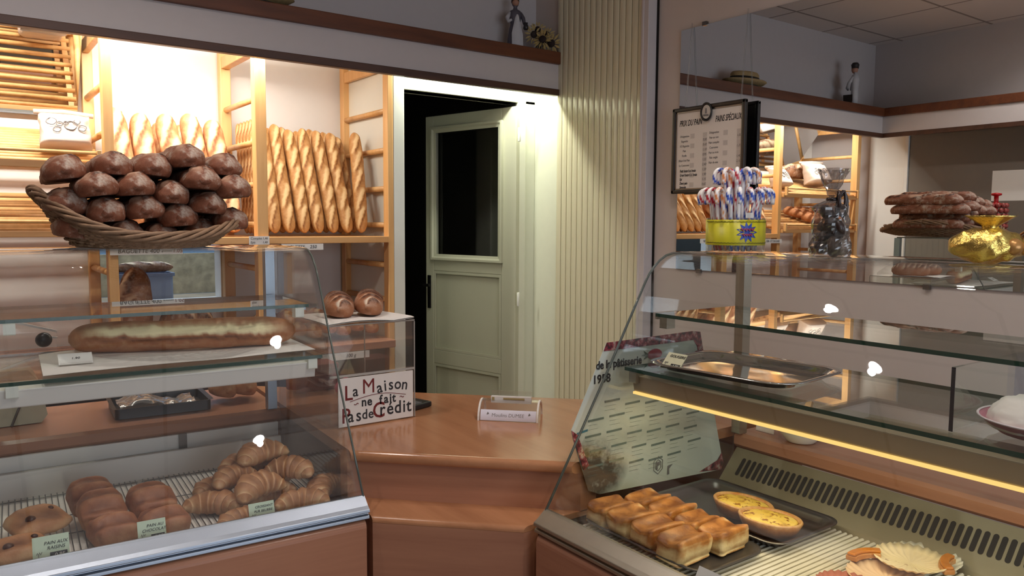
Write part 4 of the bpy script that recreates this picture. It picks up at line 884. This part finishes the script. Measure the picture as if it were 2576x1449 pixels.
W_ = wmat(ch); text('lettering', 'Moulins DUMEE', .0135, 'ink_grey', lb_, W_ @ plane_mat((0, -.0497, .0158), (1, 0, 0), (0, .32, 1)), shear=.1)
for x in (-.055, .060): obj('emblem', MB().prism([(x-.007, -.0500, .011), (x+.007, -.0500, .011), (x+.002, -.0478, .021), (x-.001, -.047, .024), (x-.003, -.0485, .019)], (0, -.0006, .0003)), 'ink_grey', lb_, local=True)
b = MB(); 
for k in range(8): b.box(-.055, .058, -.004+k*.0016, -.003+k*.0016, .040, .058)
obj('cards', b, 'paper', ch, local=True); obj('card_print', MB().box(-.052, -.045, -.0052, -.0046, .047, .056).box(-.02, .04, -.0052, -.0046, .050, .055), plain('card_ochre', lin(180, 160, 110), .6), ch, local=True)
obj('back_stop', MB().box(-.055, .058, .010, .013, .04, .072), 'acrylic', ch, local=True)
# ---------------------------------------------------------------- menu poster at the end of the cold case
mp = thing('menu_poster', 'stained cream pastry menu poster with a strawberry border on the cold case end', 'poster', RCW(.3, -.02, .9))
PW = lambda u, z, d=0: RCW(u, -.022+d*1.6, z)
poly = [(.214, 1.186), (.505, 1.190), (.535, 1.186), (.640, .83), (.632, .812), (.20, .834), (.165, .85), (.118, .975), (.112, .998)]
stain = NT('stained_poster'); sn = stain.noise(9, 5, .7)
tc = stain.n('ShaderNodeTexCoord'); sp = stain.n('ShaderNodeSeparateXYZ'); stain.l(tc.outputs['Object'], sp.inputs[0])
dx_ = stain.math('MULTIPLY', stain.math('ADD', sp.outputs['X'], .125), 9.5); dz_ = stain.math('MULTIPLY', stain.math('ADD', sp.outputs['Z'], .012), 13.0)
blob = stain.math('SUBTRACT', 1.25, stain.math('ADD', stain.math('MULTIPLY', dx_, dx_), stain.math('MULTIPLY', dz_, dz_)))
bz = stain.math('MULTIPLY', stain.math('SUBTRACT', sp.outputs['Z'], .055), 22.0); band = stain.math('MAXIMUM', stain.math('SUBTRACT', .45, stain.math('MULTIPLY', bz, bz)), 0.0)
q_ = stain.math('ADD', stain.math('MULTIPLY', stain.math('MAXIMUM', blob, 0.0), stain.math('MAXIMUM', stain.math('MULTIPLY', stain.math('SUBTRACT', sn, .30), 4.5), 0.0)), stain.math('MULTIPLY', band, stain.math('MULTIPLY', sn, .9)))
M['poster'] = stain.principled(stain.mix(stain.math('MINIMUM', q_, .93), lin(206, 214, 204), lin(58, 46, 32)), .55)
obj('sheet', MB().prism([PW(*q) for q in poly], (0, .0012, 0)), 'poster', mp)
M['berry'] = NT('strawberry_print'); M['berry'] = (lambda t: t.principled(t.ramp(t.noise(55, 3, .6), [(.38, lin(34, 18, 22)), (.47, lin(110, 32, 46)), (.55, lin(160, 74, 84)), (.64, lin(196, 172, 166))]), .45))(M['berry'])
b = MB()
for q in ([(.205, 1.168), (.214, 1.187), (.505, 1.191), (.535, 1.187), (.545, 1.15), (.525, 1.15), (.510, 1.168)], [(.112, .998), (.118, .975), (.150, .90), (.165, .91), (.130, .985)], [(.545, .822), (.632, .812), (.641, .83), (.632, .858), (.615, .84)], [(.545, 1.15), (.525, 1.15), (.532, 1.11), (.556, 1.11)]):
    obj('border_strip', MB().prism([PW(u, z, .0006) for u, z in q], (0, -.0004, 0)), 'berry', mp)

sb = obj('strawberry', MB().prism([PW(.372+.025*cos(a)*(1-.15*sin(a)), 1.146+.013*sin(a), .0008) for a in [2*PI*k/16 for k in range(16)]], (0, -.0004, 0)), plain('berry_red', lin(172, 62, 78), .45, var=.2, scale=120), mp)
obj('leaves', MB().prism([PW(*q, .0008) for q in ((.350, 1.148), (.332, 1.158), (.340, 1.149), (.326, 1.146), (.340, 1.144), (.334, 1.136), (.350, 1.141))], (0, -.0004, 0)), plain('leaf_print', lin(70, 88, 66), .5), sb)
PM = lambda u, z: plane_mat(PW(u, z, .0008), (1, 0, 0), (0, 0, 1))
text('lettering', 'de la pâtisserie', .027, 'ink', mp, PM(.182, 1.136), 'LEFT', bold=.0006, sx=.9)
text('lettering', '1958', .028, 'ink', mp, PM(.172, 1.104), 'LEFT', bold=.0005)
bl = plain('menu_bar', lin(110, 126, 120), .55); bt_ = plain('menu_teal', lin(60, 120, 140), .55); b = MB(); b3 = MB(); rr = random.Random(3)
for c in range(7):
    for r in range(8):
        u = .145+c*.066+ (.012 if r % 2 else 0)+r*.004; z = 1.045-r*.036-c*.006+ (.008 if c % 3 == 1 else 0)
        if u+.045 > .60-(z-.83)*.25+.0 or u < .13+max(0, .96-z)*.05+max(0, z-.97)*.5 or z < .875: continue
        P = [PW(u+x, zz, .0006) for x, zz in ((0, z), (.048, z+.001), (.048, z+.006), (0, z+.005))]; (b3 if c == 0 and r == 0 else b).prism(P, (0, -.0003, 0))
        for l in range(2):
            zz = z-.008-l*.010; b.prism([PW(u+x, zz+q, .0006) for x, q in ((0, 0), (.02+.02*rr.random(), 0), (.02+.02*rr.random(), .0005), (0, .0005))], (0, -.0003, 0))
obj('menu_lines', b, bl, mp); obj('menu_heading', b3 if b3.v else b3.prism([PW(*q, .0006) for q in ((.128, .985), (.16, .989), (.16, .994), (.128, .990))], (0, -.0003, 0)), bt_, mp)
hexa = lambda r: [(.392+r*.8*sin(PI/3*k), .868+r*cos(PI/3*k)) for k in range(7)]
b = MB()
for r in (.022, .014): b.tube([PW(u, z, .001) for u, z in hexa(r)], .0008, 4)
b.prism([PW(*q, .001) for q in ((.386, .858), (.390, .858), (.390, .866), (.398, .868), (.398, .876), (.386, .876))], (0, -.0003, 0)).prism([PW(*q, .001) for q in ((.425, .838), (.432, .838), (.431, .852), (.444, .862), (.426, .860))], (0, -.0003, 0))
obj('emblem', b, 'ink_grey', mp)
# ---------------------------------------------------------------- trays and pastries in the cold case
def tray(name, c, rz, hx, hy, r, h, mat, label, lip=.012, cat='tray'):
    t = thing(name, label, cat, c, rz)
    b = MB().loops([rect_loop(hx-.03, hy-.03, r*.7, 0), rect_loop(hx-.016, hy-.016, r*.9, .003), rect_loop(hx-.006, hy-.006, r, h*.8), rect_loop(hx, hy, r, h), rect_loop(hx+lip, hy+lip, r+lip, h+.001), rect_loop(hx+lip, hy+lip, r+lip, h-.001),
                   rect_loop(hx+.001, hy+.001, r, h-.003), rect_loop(hx-.004, hy-.004, r, h*.75), rect_loop(hx-.016, hy-.016, r*.9, .0015+.003), rect_loop(hx-.03, hy-.03, r*.7, .0025), rect_loop(.01, .01, .005, .0025)])
    # outer shell then inner surface share the lip
    obj('body', b, mat, t, local=True, smooth=True); return t
tray('steel_tray', RCW(.385, .225, 1.136), math.radians(-84), .165, .118, .05, .018, 'steel', 'empty oval polished steel tray on the upper glass shelf behind the gougere tag', .014)
price_tag(RCW, .275, .115, .054, .042, 1.141, [('GOUGERE', .004, .033, .0095)], 'cream price tag reading GOUGERE on the polished steel tray', sgn=1, lean=.9, mat=plain('cream_card', lin(226, 222, 190), .5, var=.01), bar='1.05')
tray('steel_tray', RCW(.432, .198, .797), math.radians(-90), .170, .108, .03, .022, 'steel_dk', 'dark steel tray holding two quiches and the rear puff pastries in the cold case', .010)
tray('serving_tray', RCW(.203, .192, .799), math.radians(-90), .165, .094, .035, .014, plain('dark_plastic_tray', lin(70, 66, 64), .3), 'dark plastic tray under the front puff pastries in the cold case', .008)
PU = [block('puff_pastry', 'puff', .100, .067, .044, 90+k, 7.0, 1.0, 4.0, .10, .12) for k in range(3)]
for k, (u, v, z, rz, rx, s, lab) in enumerate((
    (.160, .058, 0, -.06, 0, .95, 'square puff pastry at the poster end of the front row'),
    (.158, .129, 0, -.05, 0, .98, 'square puff pastry, second from the poster in the front row'),
    (.157, .201, 0, -.05, 0, .98, 'square puff pastry, third from the poster in the front row'),
    (.152, .275, 0, .03, 0, 1.0, 'square puff pastry at the end of the front row next to the wire rack'),
    (.258, .075, 0, .05, .0, .95, 'shiny puff pastry at the back by the poster'),
    (.257, .150, 0, .06, .0, .98, 'shiny golden puff pastry in the back row beside the quiche'),
    (.254, .220, 0, .0, 0, .9, 'puff pastry in the back row between the shiny one and the end one'),
    (.252, .290, 0, .08, 0, .95, 'square puff pastry at the back corner beside the oval quiche'))):
    o = dup(PU[k % 3], lab, 'puff pastries on the dark tray'); o['category'] = 'pastry'; place(o, RCW(u, v, .8035+z), rz, rx, 0, s)
for o in PU: hide(o)
for u, v, z, ry, lab in ((.425, .205, .806, .20, 'oval quiche tilted at the rear of the dark steel tray'), (.398, .296, .806, .10, 'oval quiche with a browned top at the edge of the dark steel tray')):
    t = thing('quiche', lab, 'quiche', RCW(u, v, z), 0, 'oval quiches'); mm = Matrix.Rotation(math.radians(-65), 4, 'Z') @ Matrix.Rotation(ry*.4, 4, 'Y')
    pr_ = [(.030, 0), (.041, .002), (.047, .018), (.051, .030), (.049, .0335), (.045, .031), (.043, .026), (.02, .024)]
    obj('crust', MB().lathe(pr_, n=48, sx=1.32, sy=.98, tone=[.2, -.2, -.3, .1, .3, .1, .2, .2]).xf(mm), 'puff', t, local=True, smooth=True)
    g = MB(); rows = []
    for r_ in (.0445, .040, .032, .02, .008, .001): rows.append([Vector((1.32*r_*cos(2*PI*j/40), .98*r_*sin(2*PI*j/40), .028+.006*(1-(r_/.045)**4)+.0016*nz((r_*90*cos(2*PI*j/40), r_*90*sin(2*PI*j/40), u*9)))) for j in range(40)])
    tn = [[.8*nz((q.x*55, q.y*55, u*7)) for q in r_] for r_ in rows]
    obj('filling', g.loops(rows, 0, True, tn).xf(mm), 'custard', t, local=True, smooth=True)
# paper plates and tart slices at the bottom edge
for u, v, r_, z, col, lab in ((.530, .555, .068, .797, lin(232, 226, 204), 'white fluted paper plate on the white wire rack, rearmost'), (.470, .560, .066, .812, lin(226, 208, 168), 'cream fluted paper plate overlapping the white one'), (.385, .560, .070, .800, lin(214, 184, 150), 'fluted tan paper plate beside the orange tart slice'), (.290, .535, .052, .800, lin(176, 110, 96), 'reddish scalloped paper plate at the front of the plates')):
    t = thing('paper_plate', lab, 'paper plate', RCW(u, v, z), 0, 'fluted paper plates'); N = 96
    rows = [[Vector((r_*f*cos(2*PI*j/N)*(1+(.012 if f > .6 else 0)*cos(24*2*PI*j/N*1.0)), r_*f*sin(2*PI*j/N)*(1+(.012 if f > .6 else 0)*cos(24*2*PI*j/N)), zz+(.0016*cos(48*2*PI*j/N/2) if f > .6 else 0))) for j in range(N)] for f, zz in ((.02, .001), (.62, .001), (.8, .005), (1.0, .013), (1.0, .0142), (.8, .0065), (.62, .0024), (.02, .0024))]
    obj('plate', MB().loops(rows), plain('fluted_paper', col, .6, var=.04), t, local=True, smooth=True)
M['orange'] = plain('apricot_glaze', lin(206, 128, 42), .3, var=.25, scale=40)
for u, v, rz, lab in ((.415, .500, -.35, 'glazed orange tart slice lying against the paper plates'), (.505, .615, .4, 'orange tart slice at the far side of the paper plates')):
    t = thing('tart_slice', lab, 'tart', RCW(u, v, .815), rz, 'tart slices')
    def arcp(r0, r1, z0, z1, m, w=1.15): return m.loops([[Vector(((r0+(r1-r0)*q)*sin(a)*1.0, (r0+(r1-r0)*q)*cos(a)-.055, z)) for q, z in ((0, z0), (1, z0), (1, z1), (0, z1))] for a in [-w/2+w*i/16 for i in range(17)]])
    obj('crust', arcp(.052, .073, 0, .010, MB()), 'puff', t, local=True, bevel=.002); obj('topping', arcp(.055, .0705, .010, .0155, MB()), 'orange', t, local=True, bevel=.002)
price_tag(RCW, .070, .395, .06, .045, .797, [], 'white price tag turned away at the front rim of the cold case', sgn=1, lean=.6, mat='paper', bar=False)
# things on the service ledge and the upper shelf
bw = thing('white_bowl', 'white china bowl standing on the ledge behind the cold case', 'bowl', RCW(.722, .152, .9155))
obj('bowl', MB().lathe([(.034, 0), (.036, .002), (.052, .022), (.062, .055), (.066, .085), (.063, .085), (.058, .055), (.048, .024), (.03, .006), (.001, .005)], n=36), 'white_gloss', bw, local=True, smooth=True)
price_tag(RCW, .715, .050, .055, .040, .916, [], 'small price tag standing on the ledge beside the white bowl', sgn=1, lean=.2, mat='paper', bar=False)
pl = thing('cake_plate', 'pink rimmed paper plate on the upper glass shelf by the glass divider', 'plate', RCW(.36, .815, 1.136))
obj('plate', MB().lathe([(.05, 0), (.07, .004), (.095, .024), (.098, .026), (.097, .0275), (.09, .024), (.065, .006), (.001, .004)], n=64), plain('pink_paper', lin(186, 122, 138), .5), pl, local=True, smooth=True)
obj('rim_band', MB().lathe([(.0975, .0255), (.100, .027), (.0985, .029), (.096, .0275)], n=64, cap=False), plain('rim_white', lin(226, 216, 220), .5), pl, local=True, smooth=True)
ck = thing('meringue_cake', 'white meringue cake on the pink rimmed plate behind the glass', 'cake', RCW(.36, .815, 1.145)); rows = []
for i in range(13):
    f = i/12; rows.append([Vector(((.085-.03*f*f)*(1 if f < 1 else .02)*cos(2*PI*j/48)*(1+.05*nz((j*.9, f*4, 1))), (.085-.03*f*f)*(1 if f < 1 else .02)*sin(2*PI*j/48)*(1+.05*nz((j*.9, f*4, 7))), .004+.044*f**.7+.004*nz((j*.7, f*6, 3)))) for j in range(48)])
obj('meringue', MB().loops(rows), 'white', ck, local=True, smooth=True)
gd = thing('glass_divider', 'upright clear glass divider on the upper shelf beside the pink rimmed plate', 'glass panel', RCW(.4, .708, 1.136)); a_ = RCW(.27, .706, 1.136); b_ = RCW(.61, .712, 1.238)
obj('pane', MB().box(a_.x, b_.x, b_.y, a_.y, 1.136, 1.238), 'gshelf', gd); obj('front_edge', MB().box(a_.x-.0012, a_.x, b_.y, a_.y, 1.136, 1.238), plain('divider_edge', lin(34, 34, 40), .2), gd)
bs = thing('blue_reflection', 'blue panel painted as a reflection at the rear of the upper shelf in the cold case', 'board', RCW(.60, .715, 1.136))
obj('panel', MB().box(-.012, -.006, -.035, .012, 0, .106), plain('blue_reflection_tint', lin(36, 88, 190), .35), bs, local=True, bevel=.002)  # a blue reflection put in as a solid coloured panel
# ---------------------------------------------------------------- candy canes in a tub
TC = RCW(.50, .105, 1.3925)
tb_ = thing('candy_tub', 'clear round tub with a yellow paper band full of candy canes on the cold case', 'tub', TC)
obj('wall', MB().lathe([(.060, 0), (.066, .002), (.067, .080), (.064, .080), (.063, .004), (.002, .003)], n=40, cap=True), 'acrylic', tb_, local=True, smooth=True)
yl = obj('label_band', MB().lathe([(.0675, .018), (.0678, .076), (.0672, .076), (.0670, .018)], n=40, cap=False), plain('yellow_print', lin(196, 190, 34), .4, var=.06), tb_, local=True, smooth=True)
def onband(x, y, r=.0683):
    """x: arc length from the side facing the customer, y: height"""
    a = math.atan2(-TC.y, -TC.x)+.10-(-x/r); return Vector((r*cos(a), r*sin(a), y))
st = [(0.026*(1 if k % 2 == 0 else .58)*cos(2*PI*k/22)+.020, .048+.024*(1 if k % 2 == 0 else .58)*sin(2*PI*k/22)) for k in range(22)]
obj('star_print', MB().loops([[onband(x, y) for x, y in st], [onband(.02, .048) for _ in st]], cap=False), plain('star_blue', lin(50, 82, 190), .4), yl, local=True)
for k, (w_, r_) in enumerate(((.030, .002), (.022, .002))): obj('star_lettering', MB().tube([onband(.02-w_/2+w_*i/12, .054-k*.012+.003*sin(i*2.2), .0690) for i in range(13)], .0018, 5), plain('star_red', lin(176, 60, 90), .4), yl, local=True)
obj('zigzag', MB().tube([onband(-.09+.004*i, .071+.0012*(i % 2), .0684) for i in range(46)], .0005, 4).tube([onband(-.09+.004*i, .023+.0012*(i % 2), .0684) for i in range(46)], .0005, 4), 'ink', yl, local=True)
obj('price_sticker', MB().loops([[onband(x, y, .0688) for x, y in ((.015, .080), (.034, .080), (.034, .092), (.015, .092))], [onband(x, y, .0684) for x, y in ((.015, .080), (.034, .080), (.034, .092), (.015, .092))]]), 'paper', tb_, local=True)
W1 = (.92, .90, .88)
CM = dict(blue=toned('cane_blue', W1, W1, lin(48, 84, 190), .25), red=toned('cane_red', W1, W1, lin(196, 40, 58), .25), both=toned('cane_red_blue', lin(200, 48, 66), W1, lin(56, 92, 196), .25), orange=toned('cane_orange', lin(240, 180, 130), W1, lin(232, 150, 96), .25))
M.update({'cane_'+k: v for k, v in CM.items()})
CN = []
for k, c in enumerate(('blue', 'red', 'both', 'orange')):
    pts = [Vector((0, 0, .128*i/16)) for i in range(17)]+[Vector((.013*(1-cos(PI*i/10)), 0, .128+.013*sin(PI*i/10)*1.15)) for i in range(1, 11)]+[Vector((.026, 0, .128-.006*i)) for i in range(1, 4)]
    def tn(t_, a_, k=k): q = (t_*4.2+a_) % 1; return (1 if q < .28 else -1 if (.5 < q < .62) else 0)
    o = obj('candy_cane', MB().tube(pts, .0048, 12, 0, True, tn), 'cane_'+c, smooth=True); CN.append(o)
CNAME = ['white and blue', 'white and red', 'white, red and blue', 'pale orange']
rc_ = random.Random(5); cnt = [0]*4; fa = math.atan2(-TC.y, -TC.x)
def cane(a, r, z, tilt, c, tier):
    i = cnt[c]; cnt[c] += 1
    lab = f'{CNAME[c]} candy cane hooked over the {tier} of the tub'
    o = dup(CN[c], lab, f'{CNAME[c]} canes on the {tier}'); o['category'] = 'candy'
    o.matrix_basis = Matrix.Translation(TC+Vector((r*cos(a), r*sin(a), z))) @ Matrix.Rotation(a, 4, 'Z') @ Matrix.Rotation(tilt, 4, 'Y')
for k in range(20): cane(fa+2*PI*k/20+.1, .044, .006-.002*rc_.random(), .07+.05*rc_.random(), [0, 1, 0, 2, 3, 0, 2, 0, 1, 2][(k*3) % 10], 'lower ring')
for k in range(11): cane(fa+2*PI*k/11, .022, .050, .02+.05*rc_.random(), [1, 0, 3, 2, 0, 1, 2, 0][k % 8], 'upper ring')
for k in range(3): cane(fa+2*PI*k/3, .006, .050, .02, [0, 2, 1][k], 'upper ring')
for o in CN: hide(o)
# ---------------------------------------------------------------- cellophane bag of chocolates
cb = thing('gift_bag', 'dark shiny cellophane gift bag of chocolate shells tied with a ribbon on the cold case', 'gift bag', RCW(.50, .347, 1.3925), .3)
def cello(f, a):
    r = .046*(1-.25*f) if f < .55 else .046*(.86-.78*sm((f-.55)/.13)) if f < .68 else .010+.022*sm((f-.68)/.32)
    wr = .20*nz((cos(a)*2.6, sin(a)*2.6, f*11))+.10*sin(a*5+f*9)*(.4 if f < .6 else 1.2)
    return Vector((r*(1+wr)*cos(a), r*(.85+wr)*sin(a), f*.182))
rows = [[cello(i/34, 2*PI*j/36) for j in range(36)] for i in range(35)]
obj('cellophane', MB().loops(rows, cap=False), glass('cellophane', (.58, .55, .54), .06, 2.0, .02), cb, local=True)
for k, (x, y, z, s, mt) in enumerate(((-.014, -.012, .022, 1.0, 'choc_grey'), (.016, -.014, .020, 1.0, 'choc_white'), (0, .014, .03, 1.1, 'choc'), (-.016, -.010, .058, 1.1, 'choc'), (.014, -.014, .056, .9, 'choc_white'), (.012, .010, .07, 1.0, 'choc_grey'), (-.008, .004, .088, .9, 'choc'))):
    if mt not in M: M[mt] = plain(mt, {'choc': lin(48, 30, 24), 'choc_grey': lin(120, 108, 98), 'choc_white': lin(206, 196, 182)}[mt], .35, var=.2, scale=60)
    m = MB().loops([[Vector((.024*s*cos(t_)*sin(PI*i/8)*1.0, .013*s*sin(t_)*sin(PI*i/8)*(1+.12*cos(t_*9)), .024*s*-cos(PI*i/8))) for t_ in [2*PI*j/20 for j in range(20)]] for i in [.25, 1, 2, 3, 4, 5, 6, 7, 7.75]])
    obj('chocolate_shell', m.xf(Matrix.Translation((x, y, z)) @ Matrix.Rotation(k*.9, 4, 'Y') @ Matrix.Rotation(k*1.7, 4, 'Z')), mt, cb, local=True, smooth=True)
b = MB()
for s, ph in ((1, 0), (-1, .5), (1, 2.2)): b.tube([(s*.022*sin(PI*i/10)*(1+.3*ph), -.012-.010*sin(PI*i/10), .118+.018*sin(2*PI*i/10)-.01*ph*i/10) for i in range(11)], .0035, 6)
b.tube([(-.01-.022*i/8-.01*sin(i), -.016, .112-.008*i) for i in range(9)], .0028, 5); b.tube([(.008*cos(2*PI*i/12), .008*sin(2*PI*i/12), .119) for i in range(13)], .004, 6)
obj('ribbon', b, plain('brown_ribbon', lin(48, 36, 34), .25), cb, local=True, smooth=True)
# ---------------------------------------------------------------- gold foil gift
gg = thing('foil_gift', 'gift in shiny gold foil tied with tan ribbon on the cold case', 'gift', RCW(.50, .668, 1.3965), -1.04)
def goldbag(f, a):
    x = -.075+.125*f; r = .012+.026*sin(PI*min(1, f*1.05))**.8; w_ = .16*nz((f*9, a*1.5, 3))+.05*sin(a*6+f*20)
    return Vector((x, r*1.1*(1+w_)*cos(a), .026+r*.9*(1+w_)*sin(a)*(1 if sin(a) > 0 else .9)))
obj('foil_body', MB().loops([[goldbag(i/30, 2*PI*j/28) for j in range(28)] for i in range(31)]), 'gold', gg, local=True, smooth=True)
obj('foil_knot', MB().loops([[Vector((-.012+(.010 if f < .5 else .010+.020*(f-.5)*2)*(1+.25*sin(a*4))*cos(a)*1.2, (.010 if f < .5 else .010+.012*(f-.5)*2)*(1+.2*sin(a*3))*sin(a), .045+.035*f)) for a in [2*PI*j/20 for j in range(20)]] for f in [i/10 for i in range(11)]]), 'gold', gg, local=True, smooth=True)
b = MB()
for k in range(4): b.sheet(lambda a, c, k=k: Vector((.03+.075*a, -.025+.016*k+.012*c+.012*sin(a*4+k), .014+.032*sin(PI*a)+.008*k*(1-a)+.003*cos(c*6))), 14, 3)
obj('ribbon', b, plain('tan_ribbon', lin(176, 128, 84), .3), gg, local=True, smooth=True)
for k in range(4): obj('shell', MB().ball((.02+.022*k, -.02+.013*(k % 3), .026), .017, 14, sz=.9), plain('gold_shell', lin(190, 140, 80), .3, .4), gg, local=True, smooth=True)
# ---------------------------------------------------------------- ornaments on the ledge
ht = thing('straw_hat', 'straw boater hat with a dark band lying on the brown ledge', 'hat', (.98, 3.085, 2.287)); ht.scale = (1.2, 1.0, .85)
M['straw'] = plain('straw', lin(176, 150, 104), .7, var=.2, scale=90)
obj('brim', MB().lathe([(.085, .014), (.13, .030), (.152, .048), (.15, .052), (.128, .036), (.085, .022)], n=48, sx=.62*1.6, sy=.62), 'straw', ht, local=True, smooth=True)
obj('crown', MB().lathe([(.096, .010), (.098, .095), (.088, .110), (.03, .116), (.001, .116)], n=40, sx=.62*1.6, sy=.62), 'straw', ht, local=True, smooth=True)
obj('band', MB().lathe([(.0985, .014), (.1, .075), (.0985, .075)], n=40, sx=.62*1.6, sy=.62, cap=False), plain('hat_band', lin(44, 40, 34), .6), ht, local=True, smooth=True)
f1 = thing('figurine', 'small figurine of a baker woman in a white apron on the ledge by the sunflowers', 'figurine', (2.255, 3.085, 2.284), -.4); f1.scale = (1.1, 1.1, 1.1)
sk = plain('figure_skin', lin(176, 130, 108), .6); gr = plain('figure_grey', lin(84, 80, 90), .6); wh = plain('figure_white', lin(196, 196, 200), .6)
obj('body', MB().lathe([(.034, 0), (.036, .004), (.033, .05), (.027, .09), (.021, .112), (.024, .13), (.028, .15), (.024, .168), (.010, .176), (.008, .186), (.013, .192), (.0165, .203), (.016, .214), (.010, .223), (.002, .226)], n=24, sy=.8), [gr], f1, local=True, smooth=True)
obj('face', MB().ball((0, -.004, .204), .0155, 14), sk, f1, local=True, smooth=True)
obj('hair', MB().lathe([(.017, .204), (.0182, .212), (.014, .224), (.006, .229), (.001, .229)], n=18, c=(0, .002, 0)).ball((0, .016, .216), .008, 10), plain('figure_hair', lin(54, 36, 30), .6), f1, local=True, smooth=True)
obj('apron', MB().sheet(lambda a, c: Vector(((.006+.019*min(1, c*1.6)-.003*(c > .95))*(2*a-1)+.004, -.024-.012*c+.006*(2*a-1)**2, .150-.128*c-.008*c*a)), 10, 16).sheet(lambda a, c: Vector(((.006+.019*min(1, c*1.6))*(2*a-1)+.004, -.0225-.012*c+.006*(2*a-1)**2, .150-.128*c-.008*c*a)), 10, 16), wh, f1, local=True, smooth=True)
obj('arm', MB().tube([(-.022, 0, .160), (-.037, -.006, .138), (-.033, -.02, .118), (-.022, -.028, .126)], [.009, .0095, .0075, .005], 10), wh, f1, local=True, smooth=True)
obj('arm', MB().tube([(.022, 0, .160), (.034, -.008, .138), (.036, -.022, .112), (.038, -.03, .108)], [.009, .009, .007, .005], 10), gr, f1, local=True, smooth=True)
obj('jug', MB().lathe([(.008, .084), (.012, .09), (.010, .104), (.007, .108), (.009, .114)], (.040, -.032, 0), 14), plain('dark_jug', lin(36, 32, 36), .4), f1, local=True, smooth=True)
f2 = thing('figurine', 'small figurine of a baker in a white shirt kneading at a dark trough', 'figurine', (-.20, 3.085, 2.284), PI-.3); f2.scale = (1.2, 1.0, 1.12)
obj('trough', MB().prism([(-.05, -.035, .0), (.055, -.035, .0), (.062, -.035, .012), (.052, -.035, .02), (.085, -.035, .066), (-.06, -.035, .066), (-.05, -.035, .02)], (0, .06, 0)), plain('dark_trough', lin(40, 30, 26), .5), f2, local=True, bevel=.003)
obj('body', MB().lathe([(.026, .0), (.030, .06), (.027, .10), (.032, .135), (.036, .16), (.026, .185), (.011, .194), (.011, .204)], (-.025, .03, 0), 22, sy=.8), wh, f2, local=True, smooth=True)
obj('arm', MB().tube([(-.05, .025, .172), (-.058, .0, .135), (-.03, -.02, .110), (.0, -.022, .105)], [.011, .011, .009, .006], 10), wh, f2, local=True, smooth=True)
obj('arm', MB().tube([(.005, .025, .172), (.022, .0, .14), (.035, -.012, .118), (.05, -.018, .112)], [.011, .011, .008, .006], 10), wh, f2, local=True, smooth=True)
obj('face', MB().ball((-.022, .024, .222), .022, 16, sz=1.15), sk, f2, local=True, smooth=True)
obj('cap', MB().lathe([(.023, .228), (.0245, .240), (.027, .250), (.018, .262), (.002, .264)], (-.024, .027, 0), 18), plain('figure_cap', lin(40, 36, 36), .6), f2, local=True, smooth=True)
obj('dough', MB().ball((.03, -.005, .068), .020, 14, sz=.5), plain('figure_dough', lin(190, 180, 160), .6), f2, local=True, smooth=True)
sf = thing('sunflower_bunch', 'bunch of dried sunflowers lying on the ledge beside the fluted cladding', 'flowers', (2.405, 3.05, 2.286)); sf.scale = (1.25, 1.25, 1.25); rs = random.Random(2)
M['petal'] = plain('dry_petal', lin(176, 152, 96), .7, var=.2); M['seed'] = plain('seed_head', lin(40, 24, 18), .8, var=.3, scale=80)
fd = Vector((-.55, -.8, 0)).normalized()
for k, (dx, dy, dz, r_) in enumerate(((-.050, .0, .065, .028), (-.035, -.035, .042, .030), (.0, -.045, .030, .031), (.004, -.01, .070, .026), (-.028, .005, .088, .024))):
    n_ = (fd+Vector((rs.uniform(-.4, .4), rs.uniform(-.3, .3), rs.uniform(-.2, .5)))).normalized(); mm = frame((dx, dy, dz), n_, (0, 0, 1))
    h_ = obj('flower_head', MB().lathe([(.002, .004), (r_*.45, .005), (r_*.5, 0), (r_*.4, -.004), (.002, -.006)], n=18).xf(mm), 'seed', sf, local=True, smooth=True)
    b = MB()
    for q in range(14):
        a = 2*PI*q/14+rs.uniform(-.1, .1); L_ = r_*rs.uniform(.85, 1.15); u_ = Vector((cos(a), sin(a), rs.uniform(-.5, .25))); s_ = Vector((-sin(a), cos(a), 0))
        b.add([u_*r_*.42, u_*(r_*.42+L_*.5)+s_*r_*.15, u_*(r_*.42+L_), u_*(r_*.42+L_*.5)-s_*r_*.15, u_*(r_*.42+L_*.5)+Vector((0, 0, -.002))], [(0, 1, 2), (0, 2, 3), (0, 4, 1), (1, 4, 2), (2, 4, 3), (3, 4, 0)])
    b.xf(mm); obj('petals', b, 'petal', h_, local=True)
b = MB()
for k in range(5): b.tube([(-.03+.01*k, .0, .03+.008*k), (-.02+.012*k, .03, .02), (-.05+.02*k, .07, .012)], .0025, 5)
obj('stems', b, plain('dry_stem', lin(84, 80, 50), .7), sf, local=True)
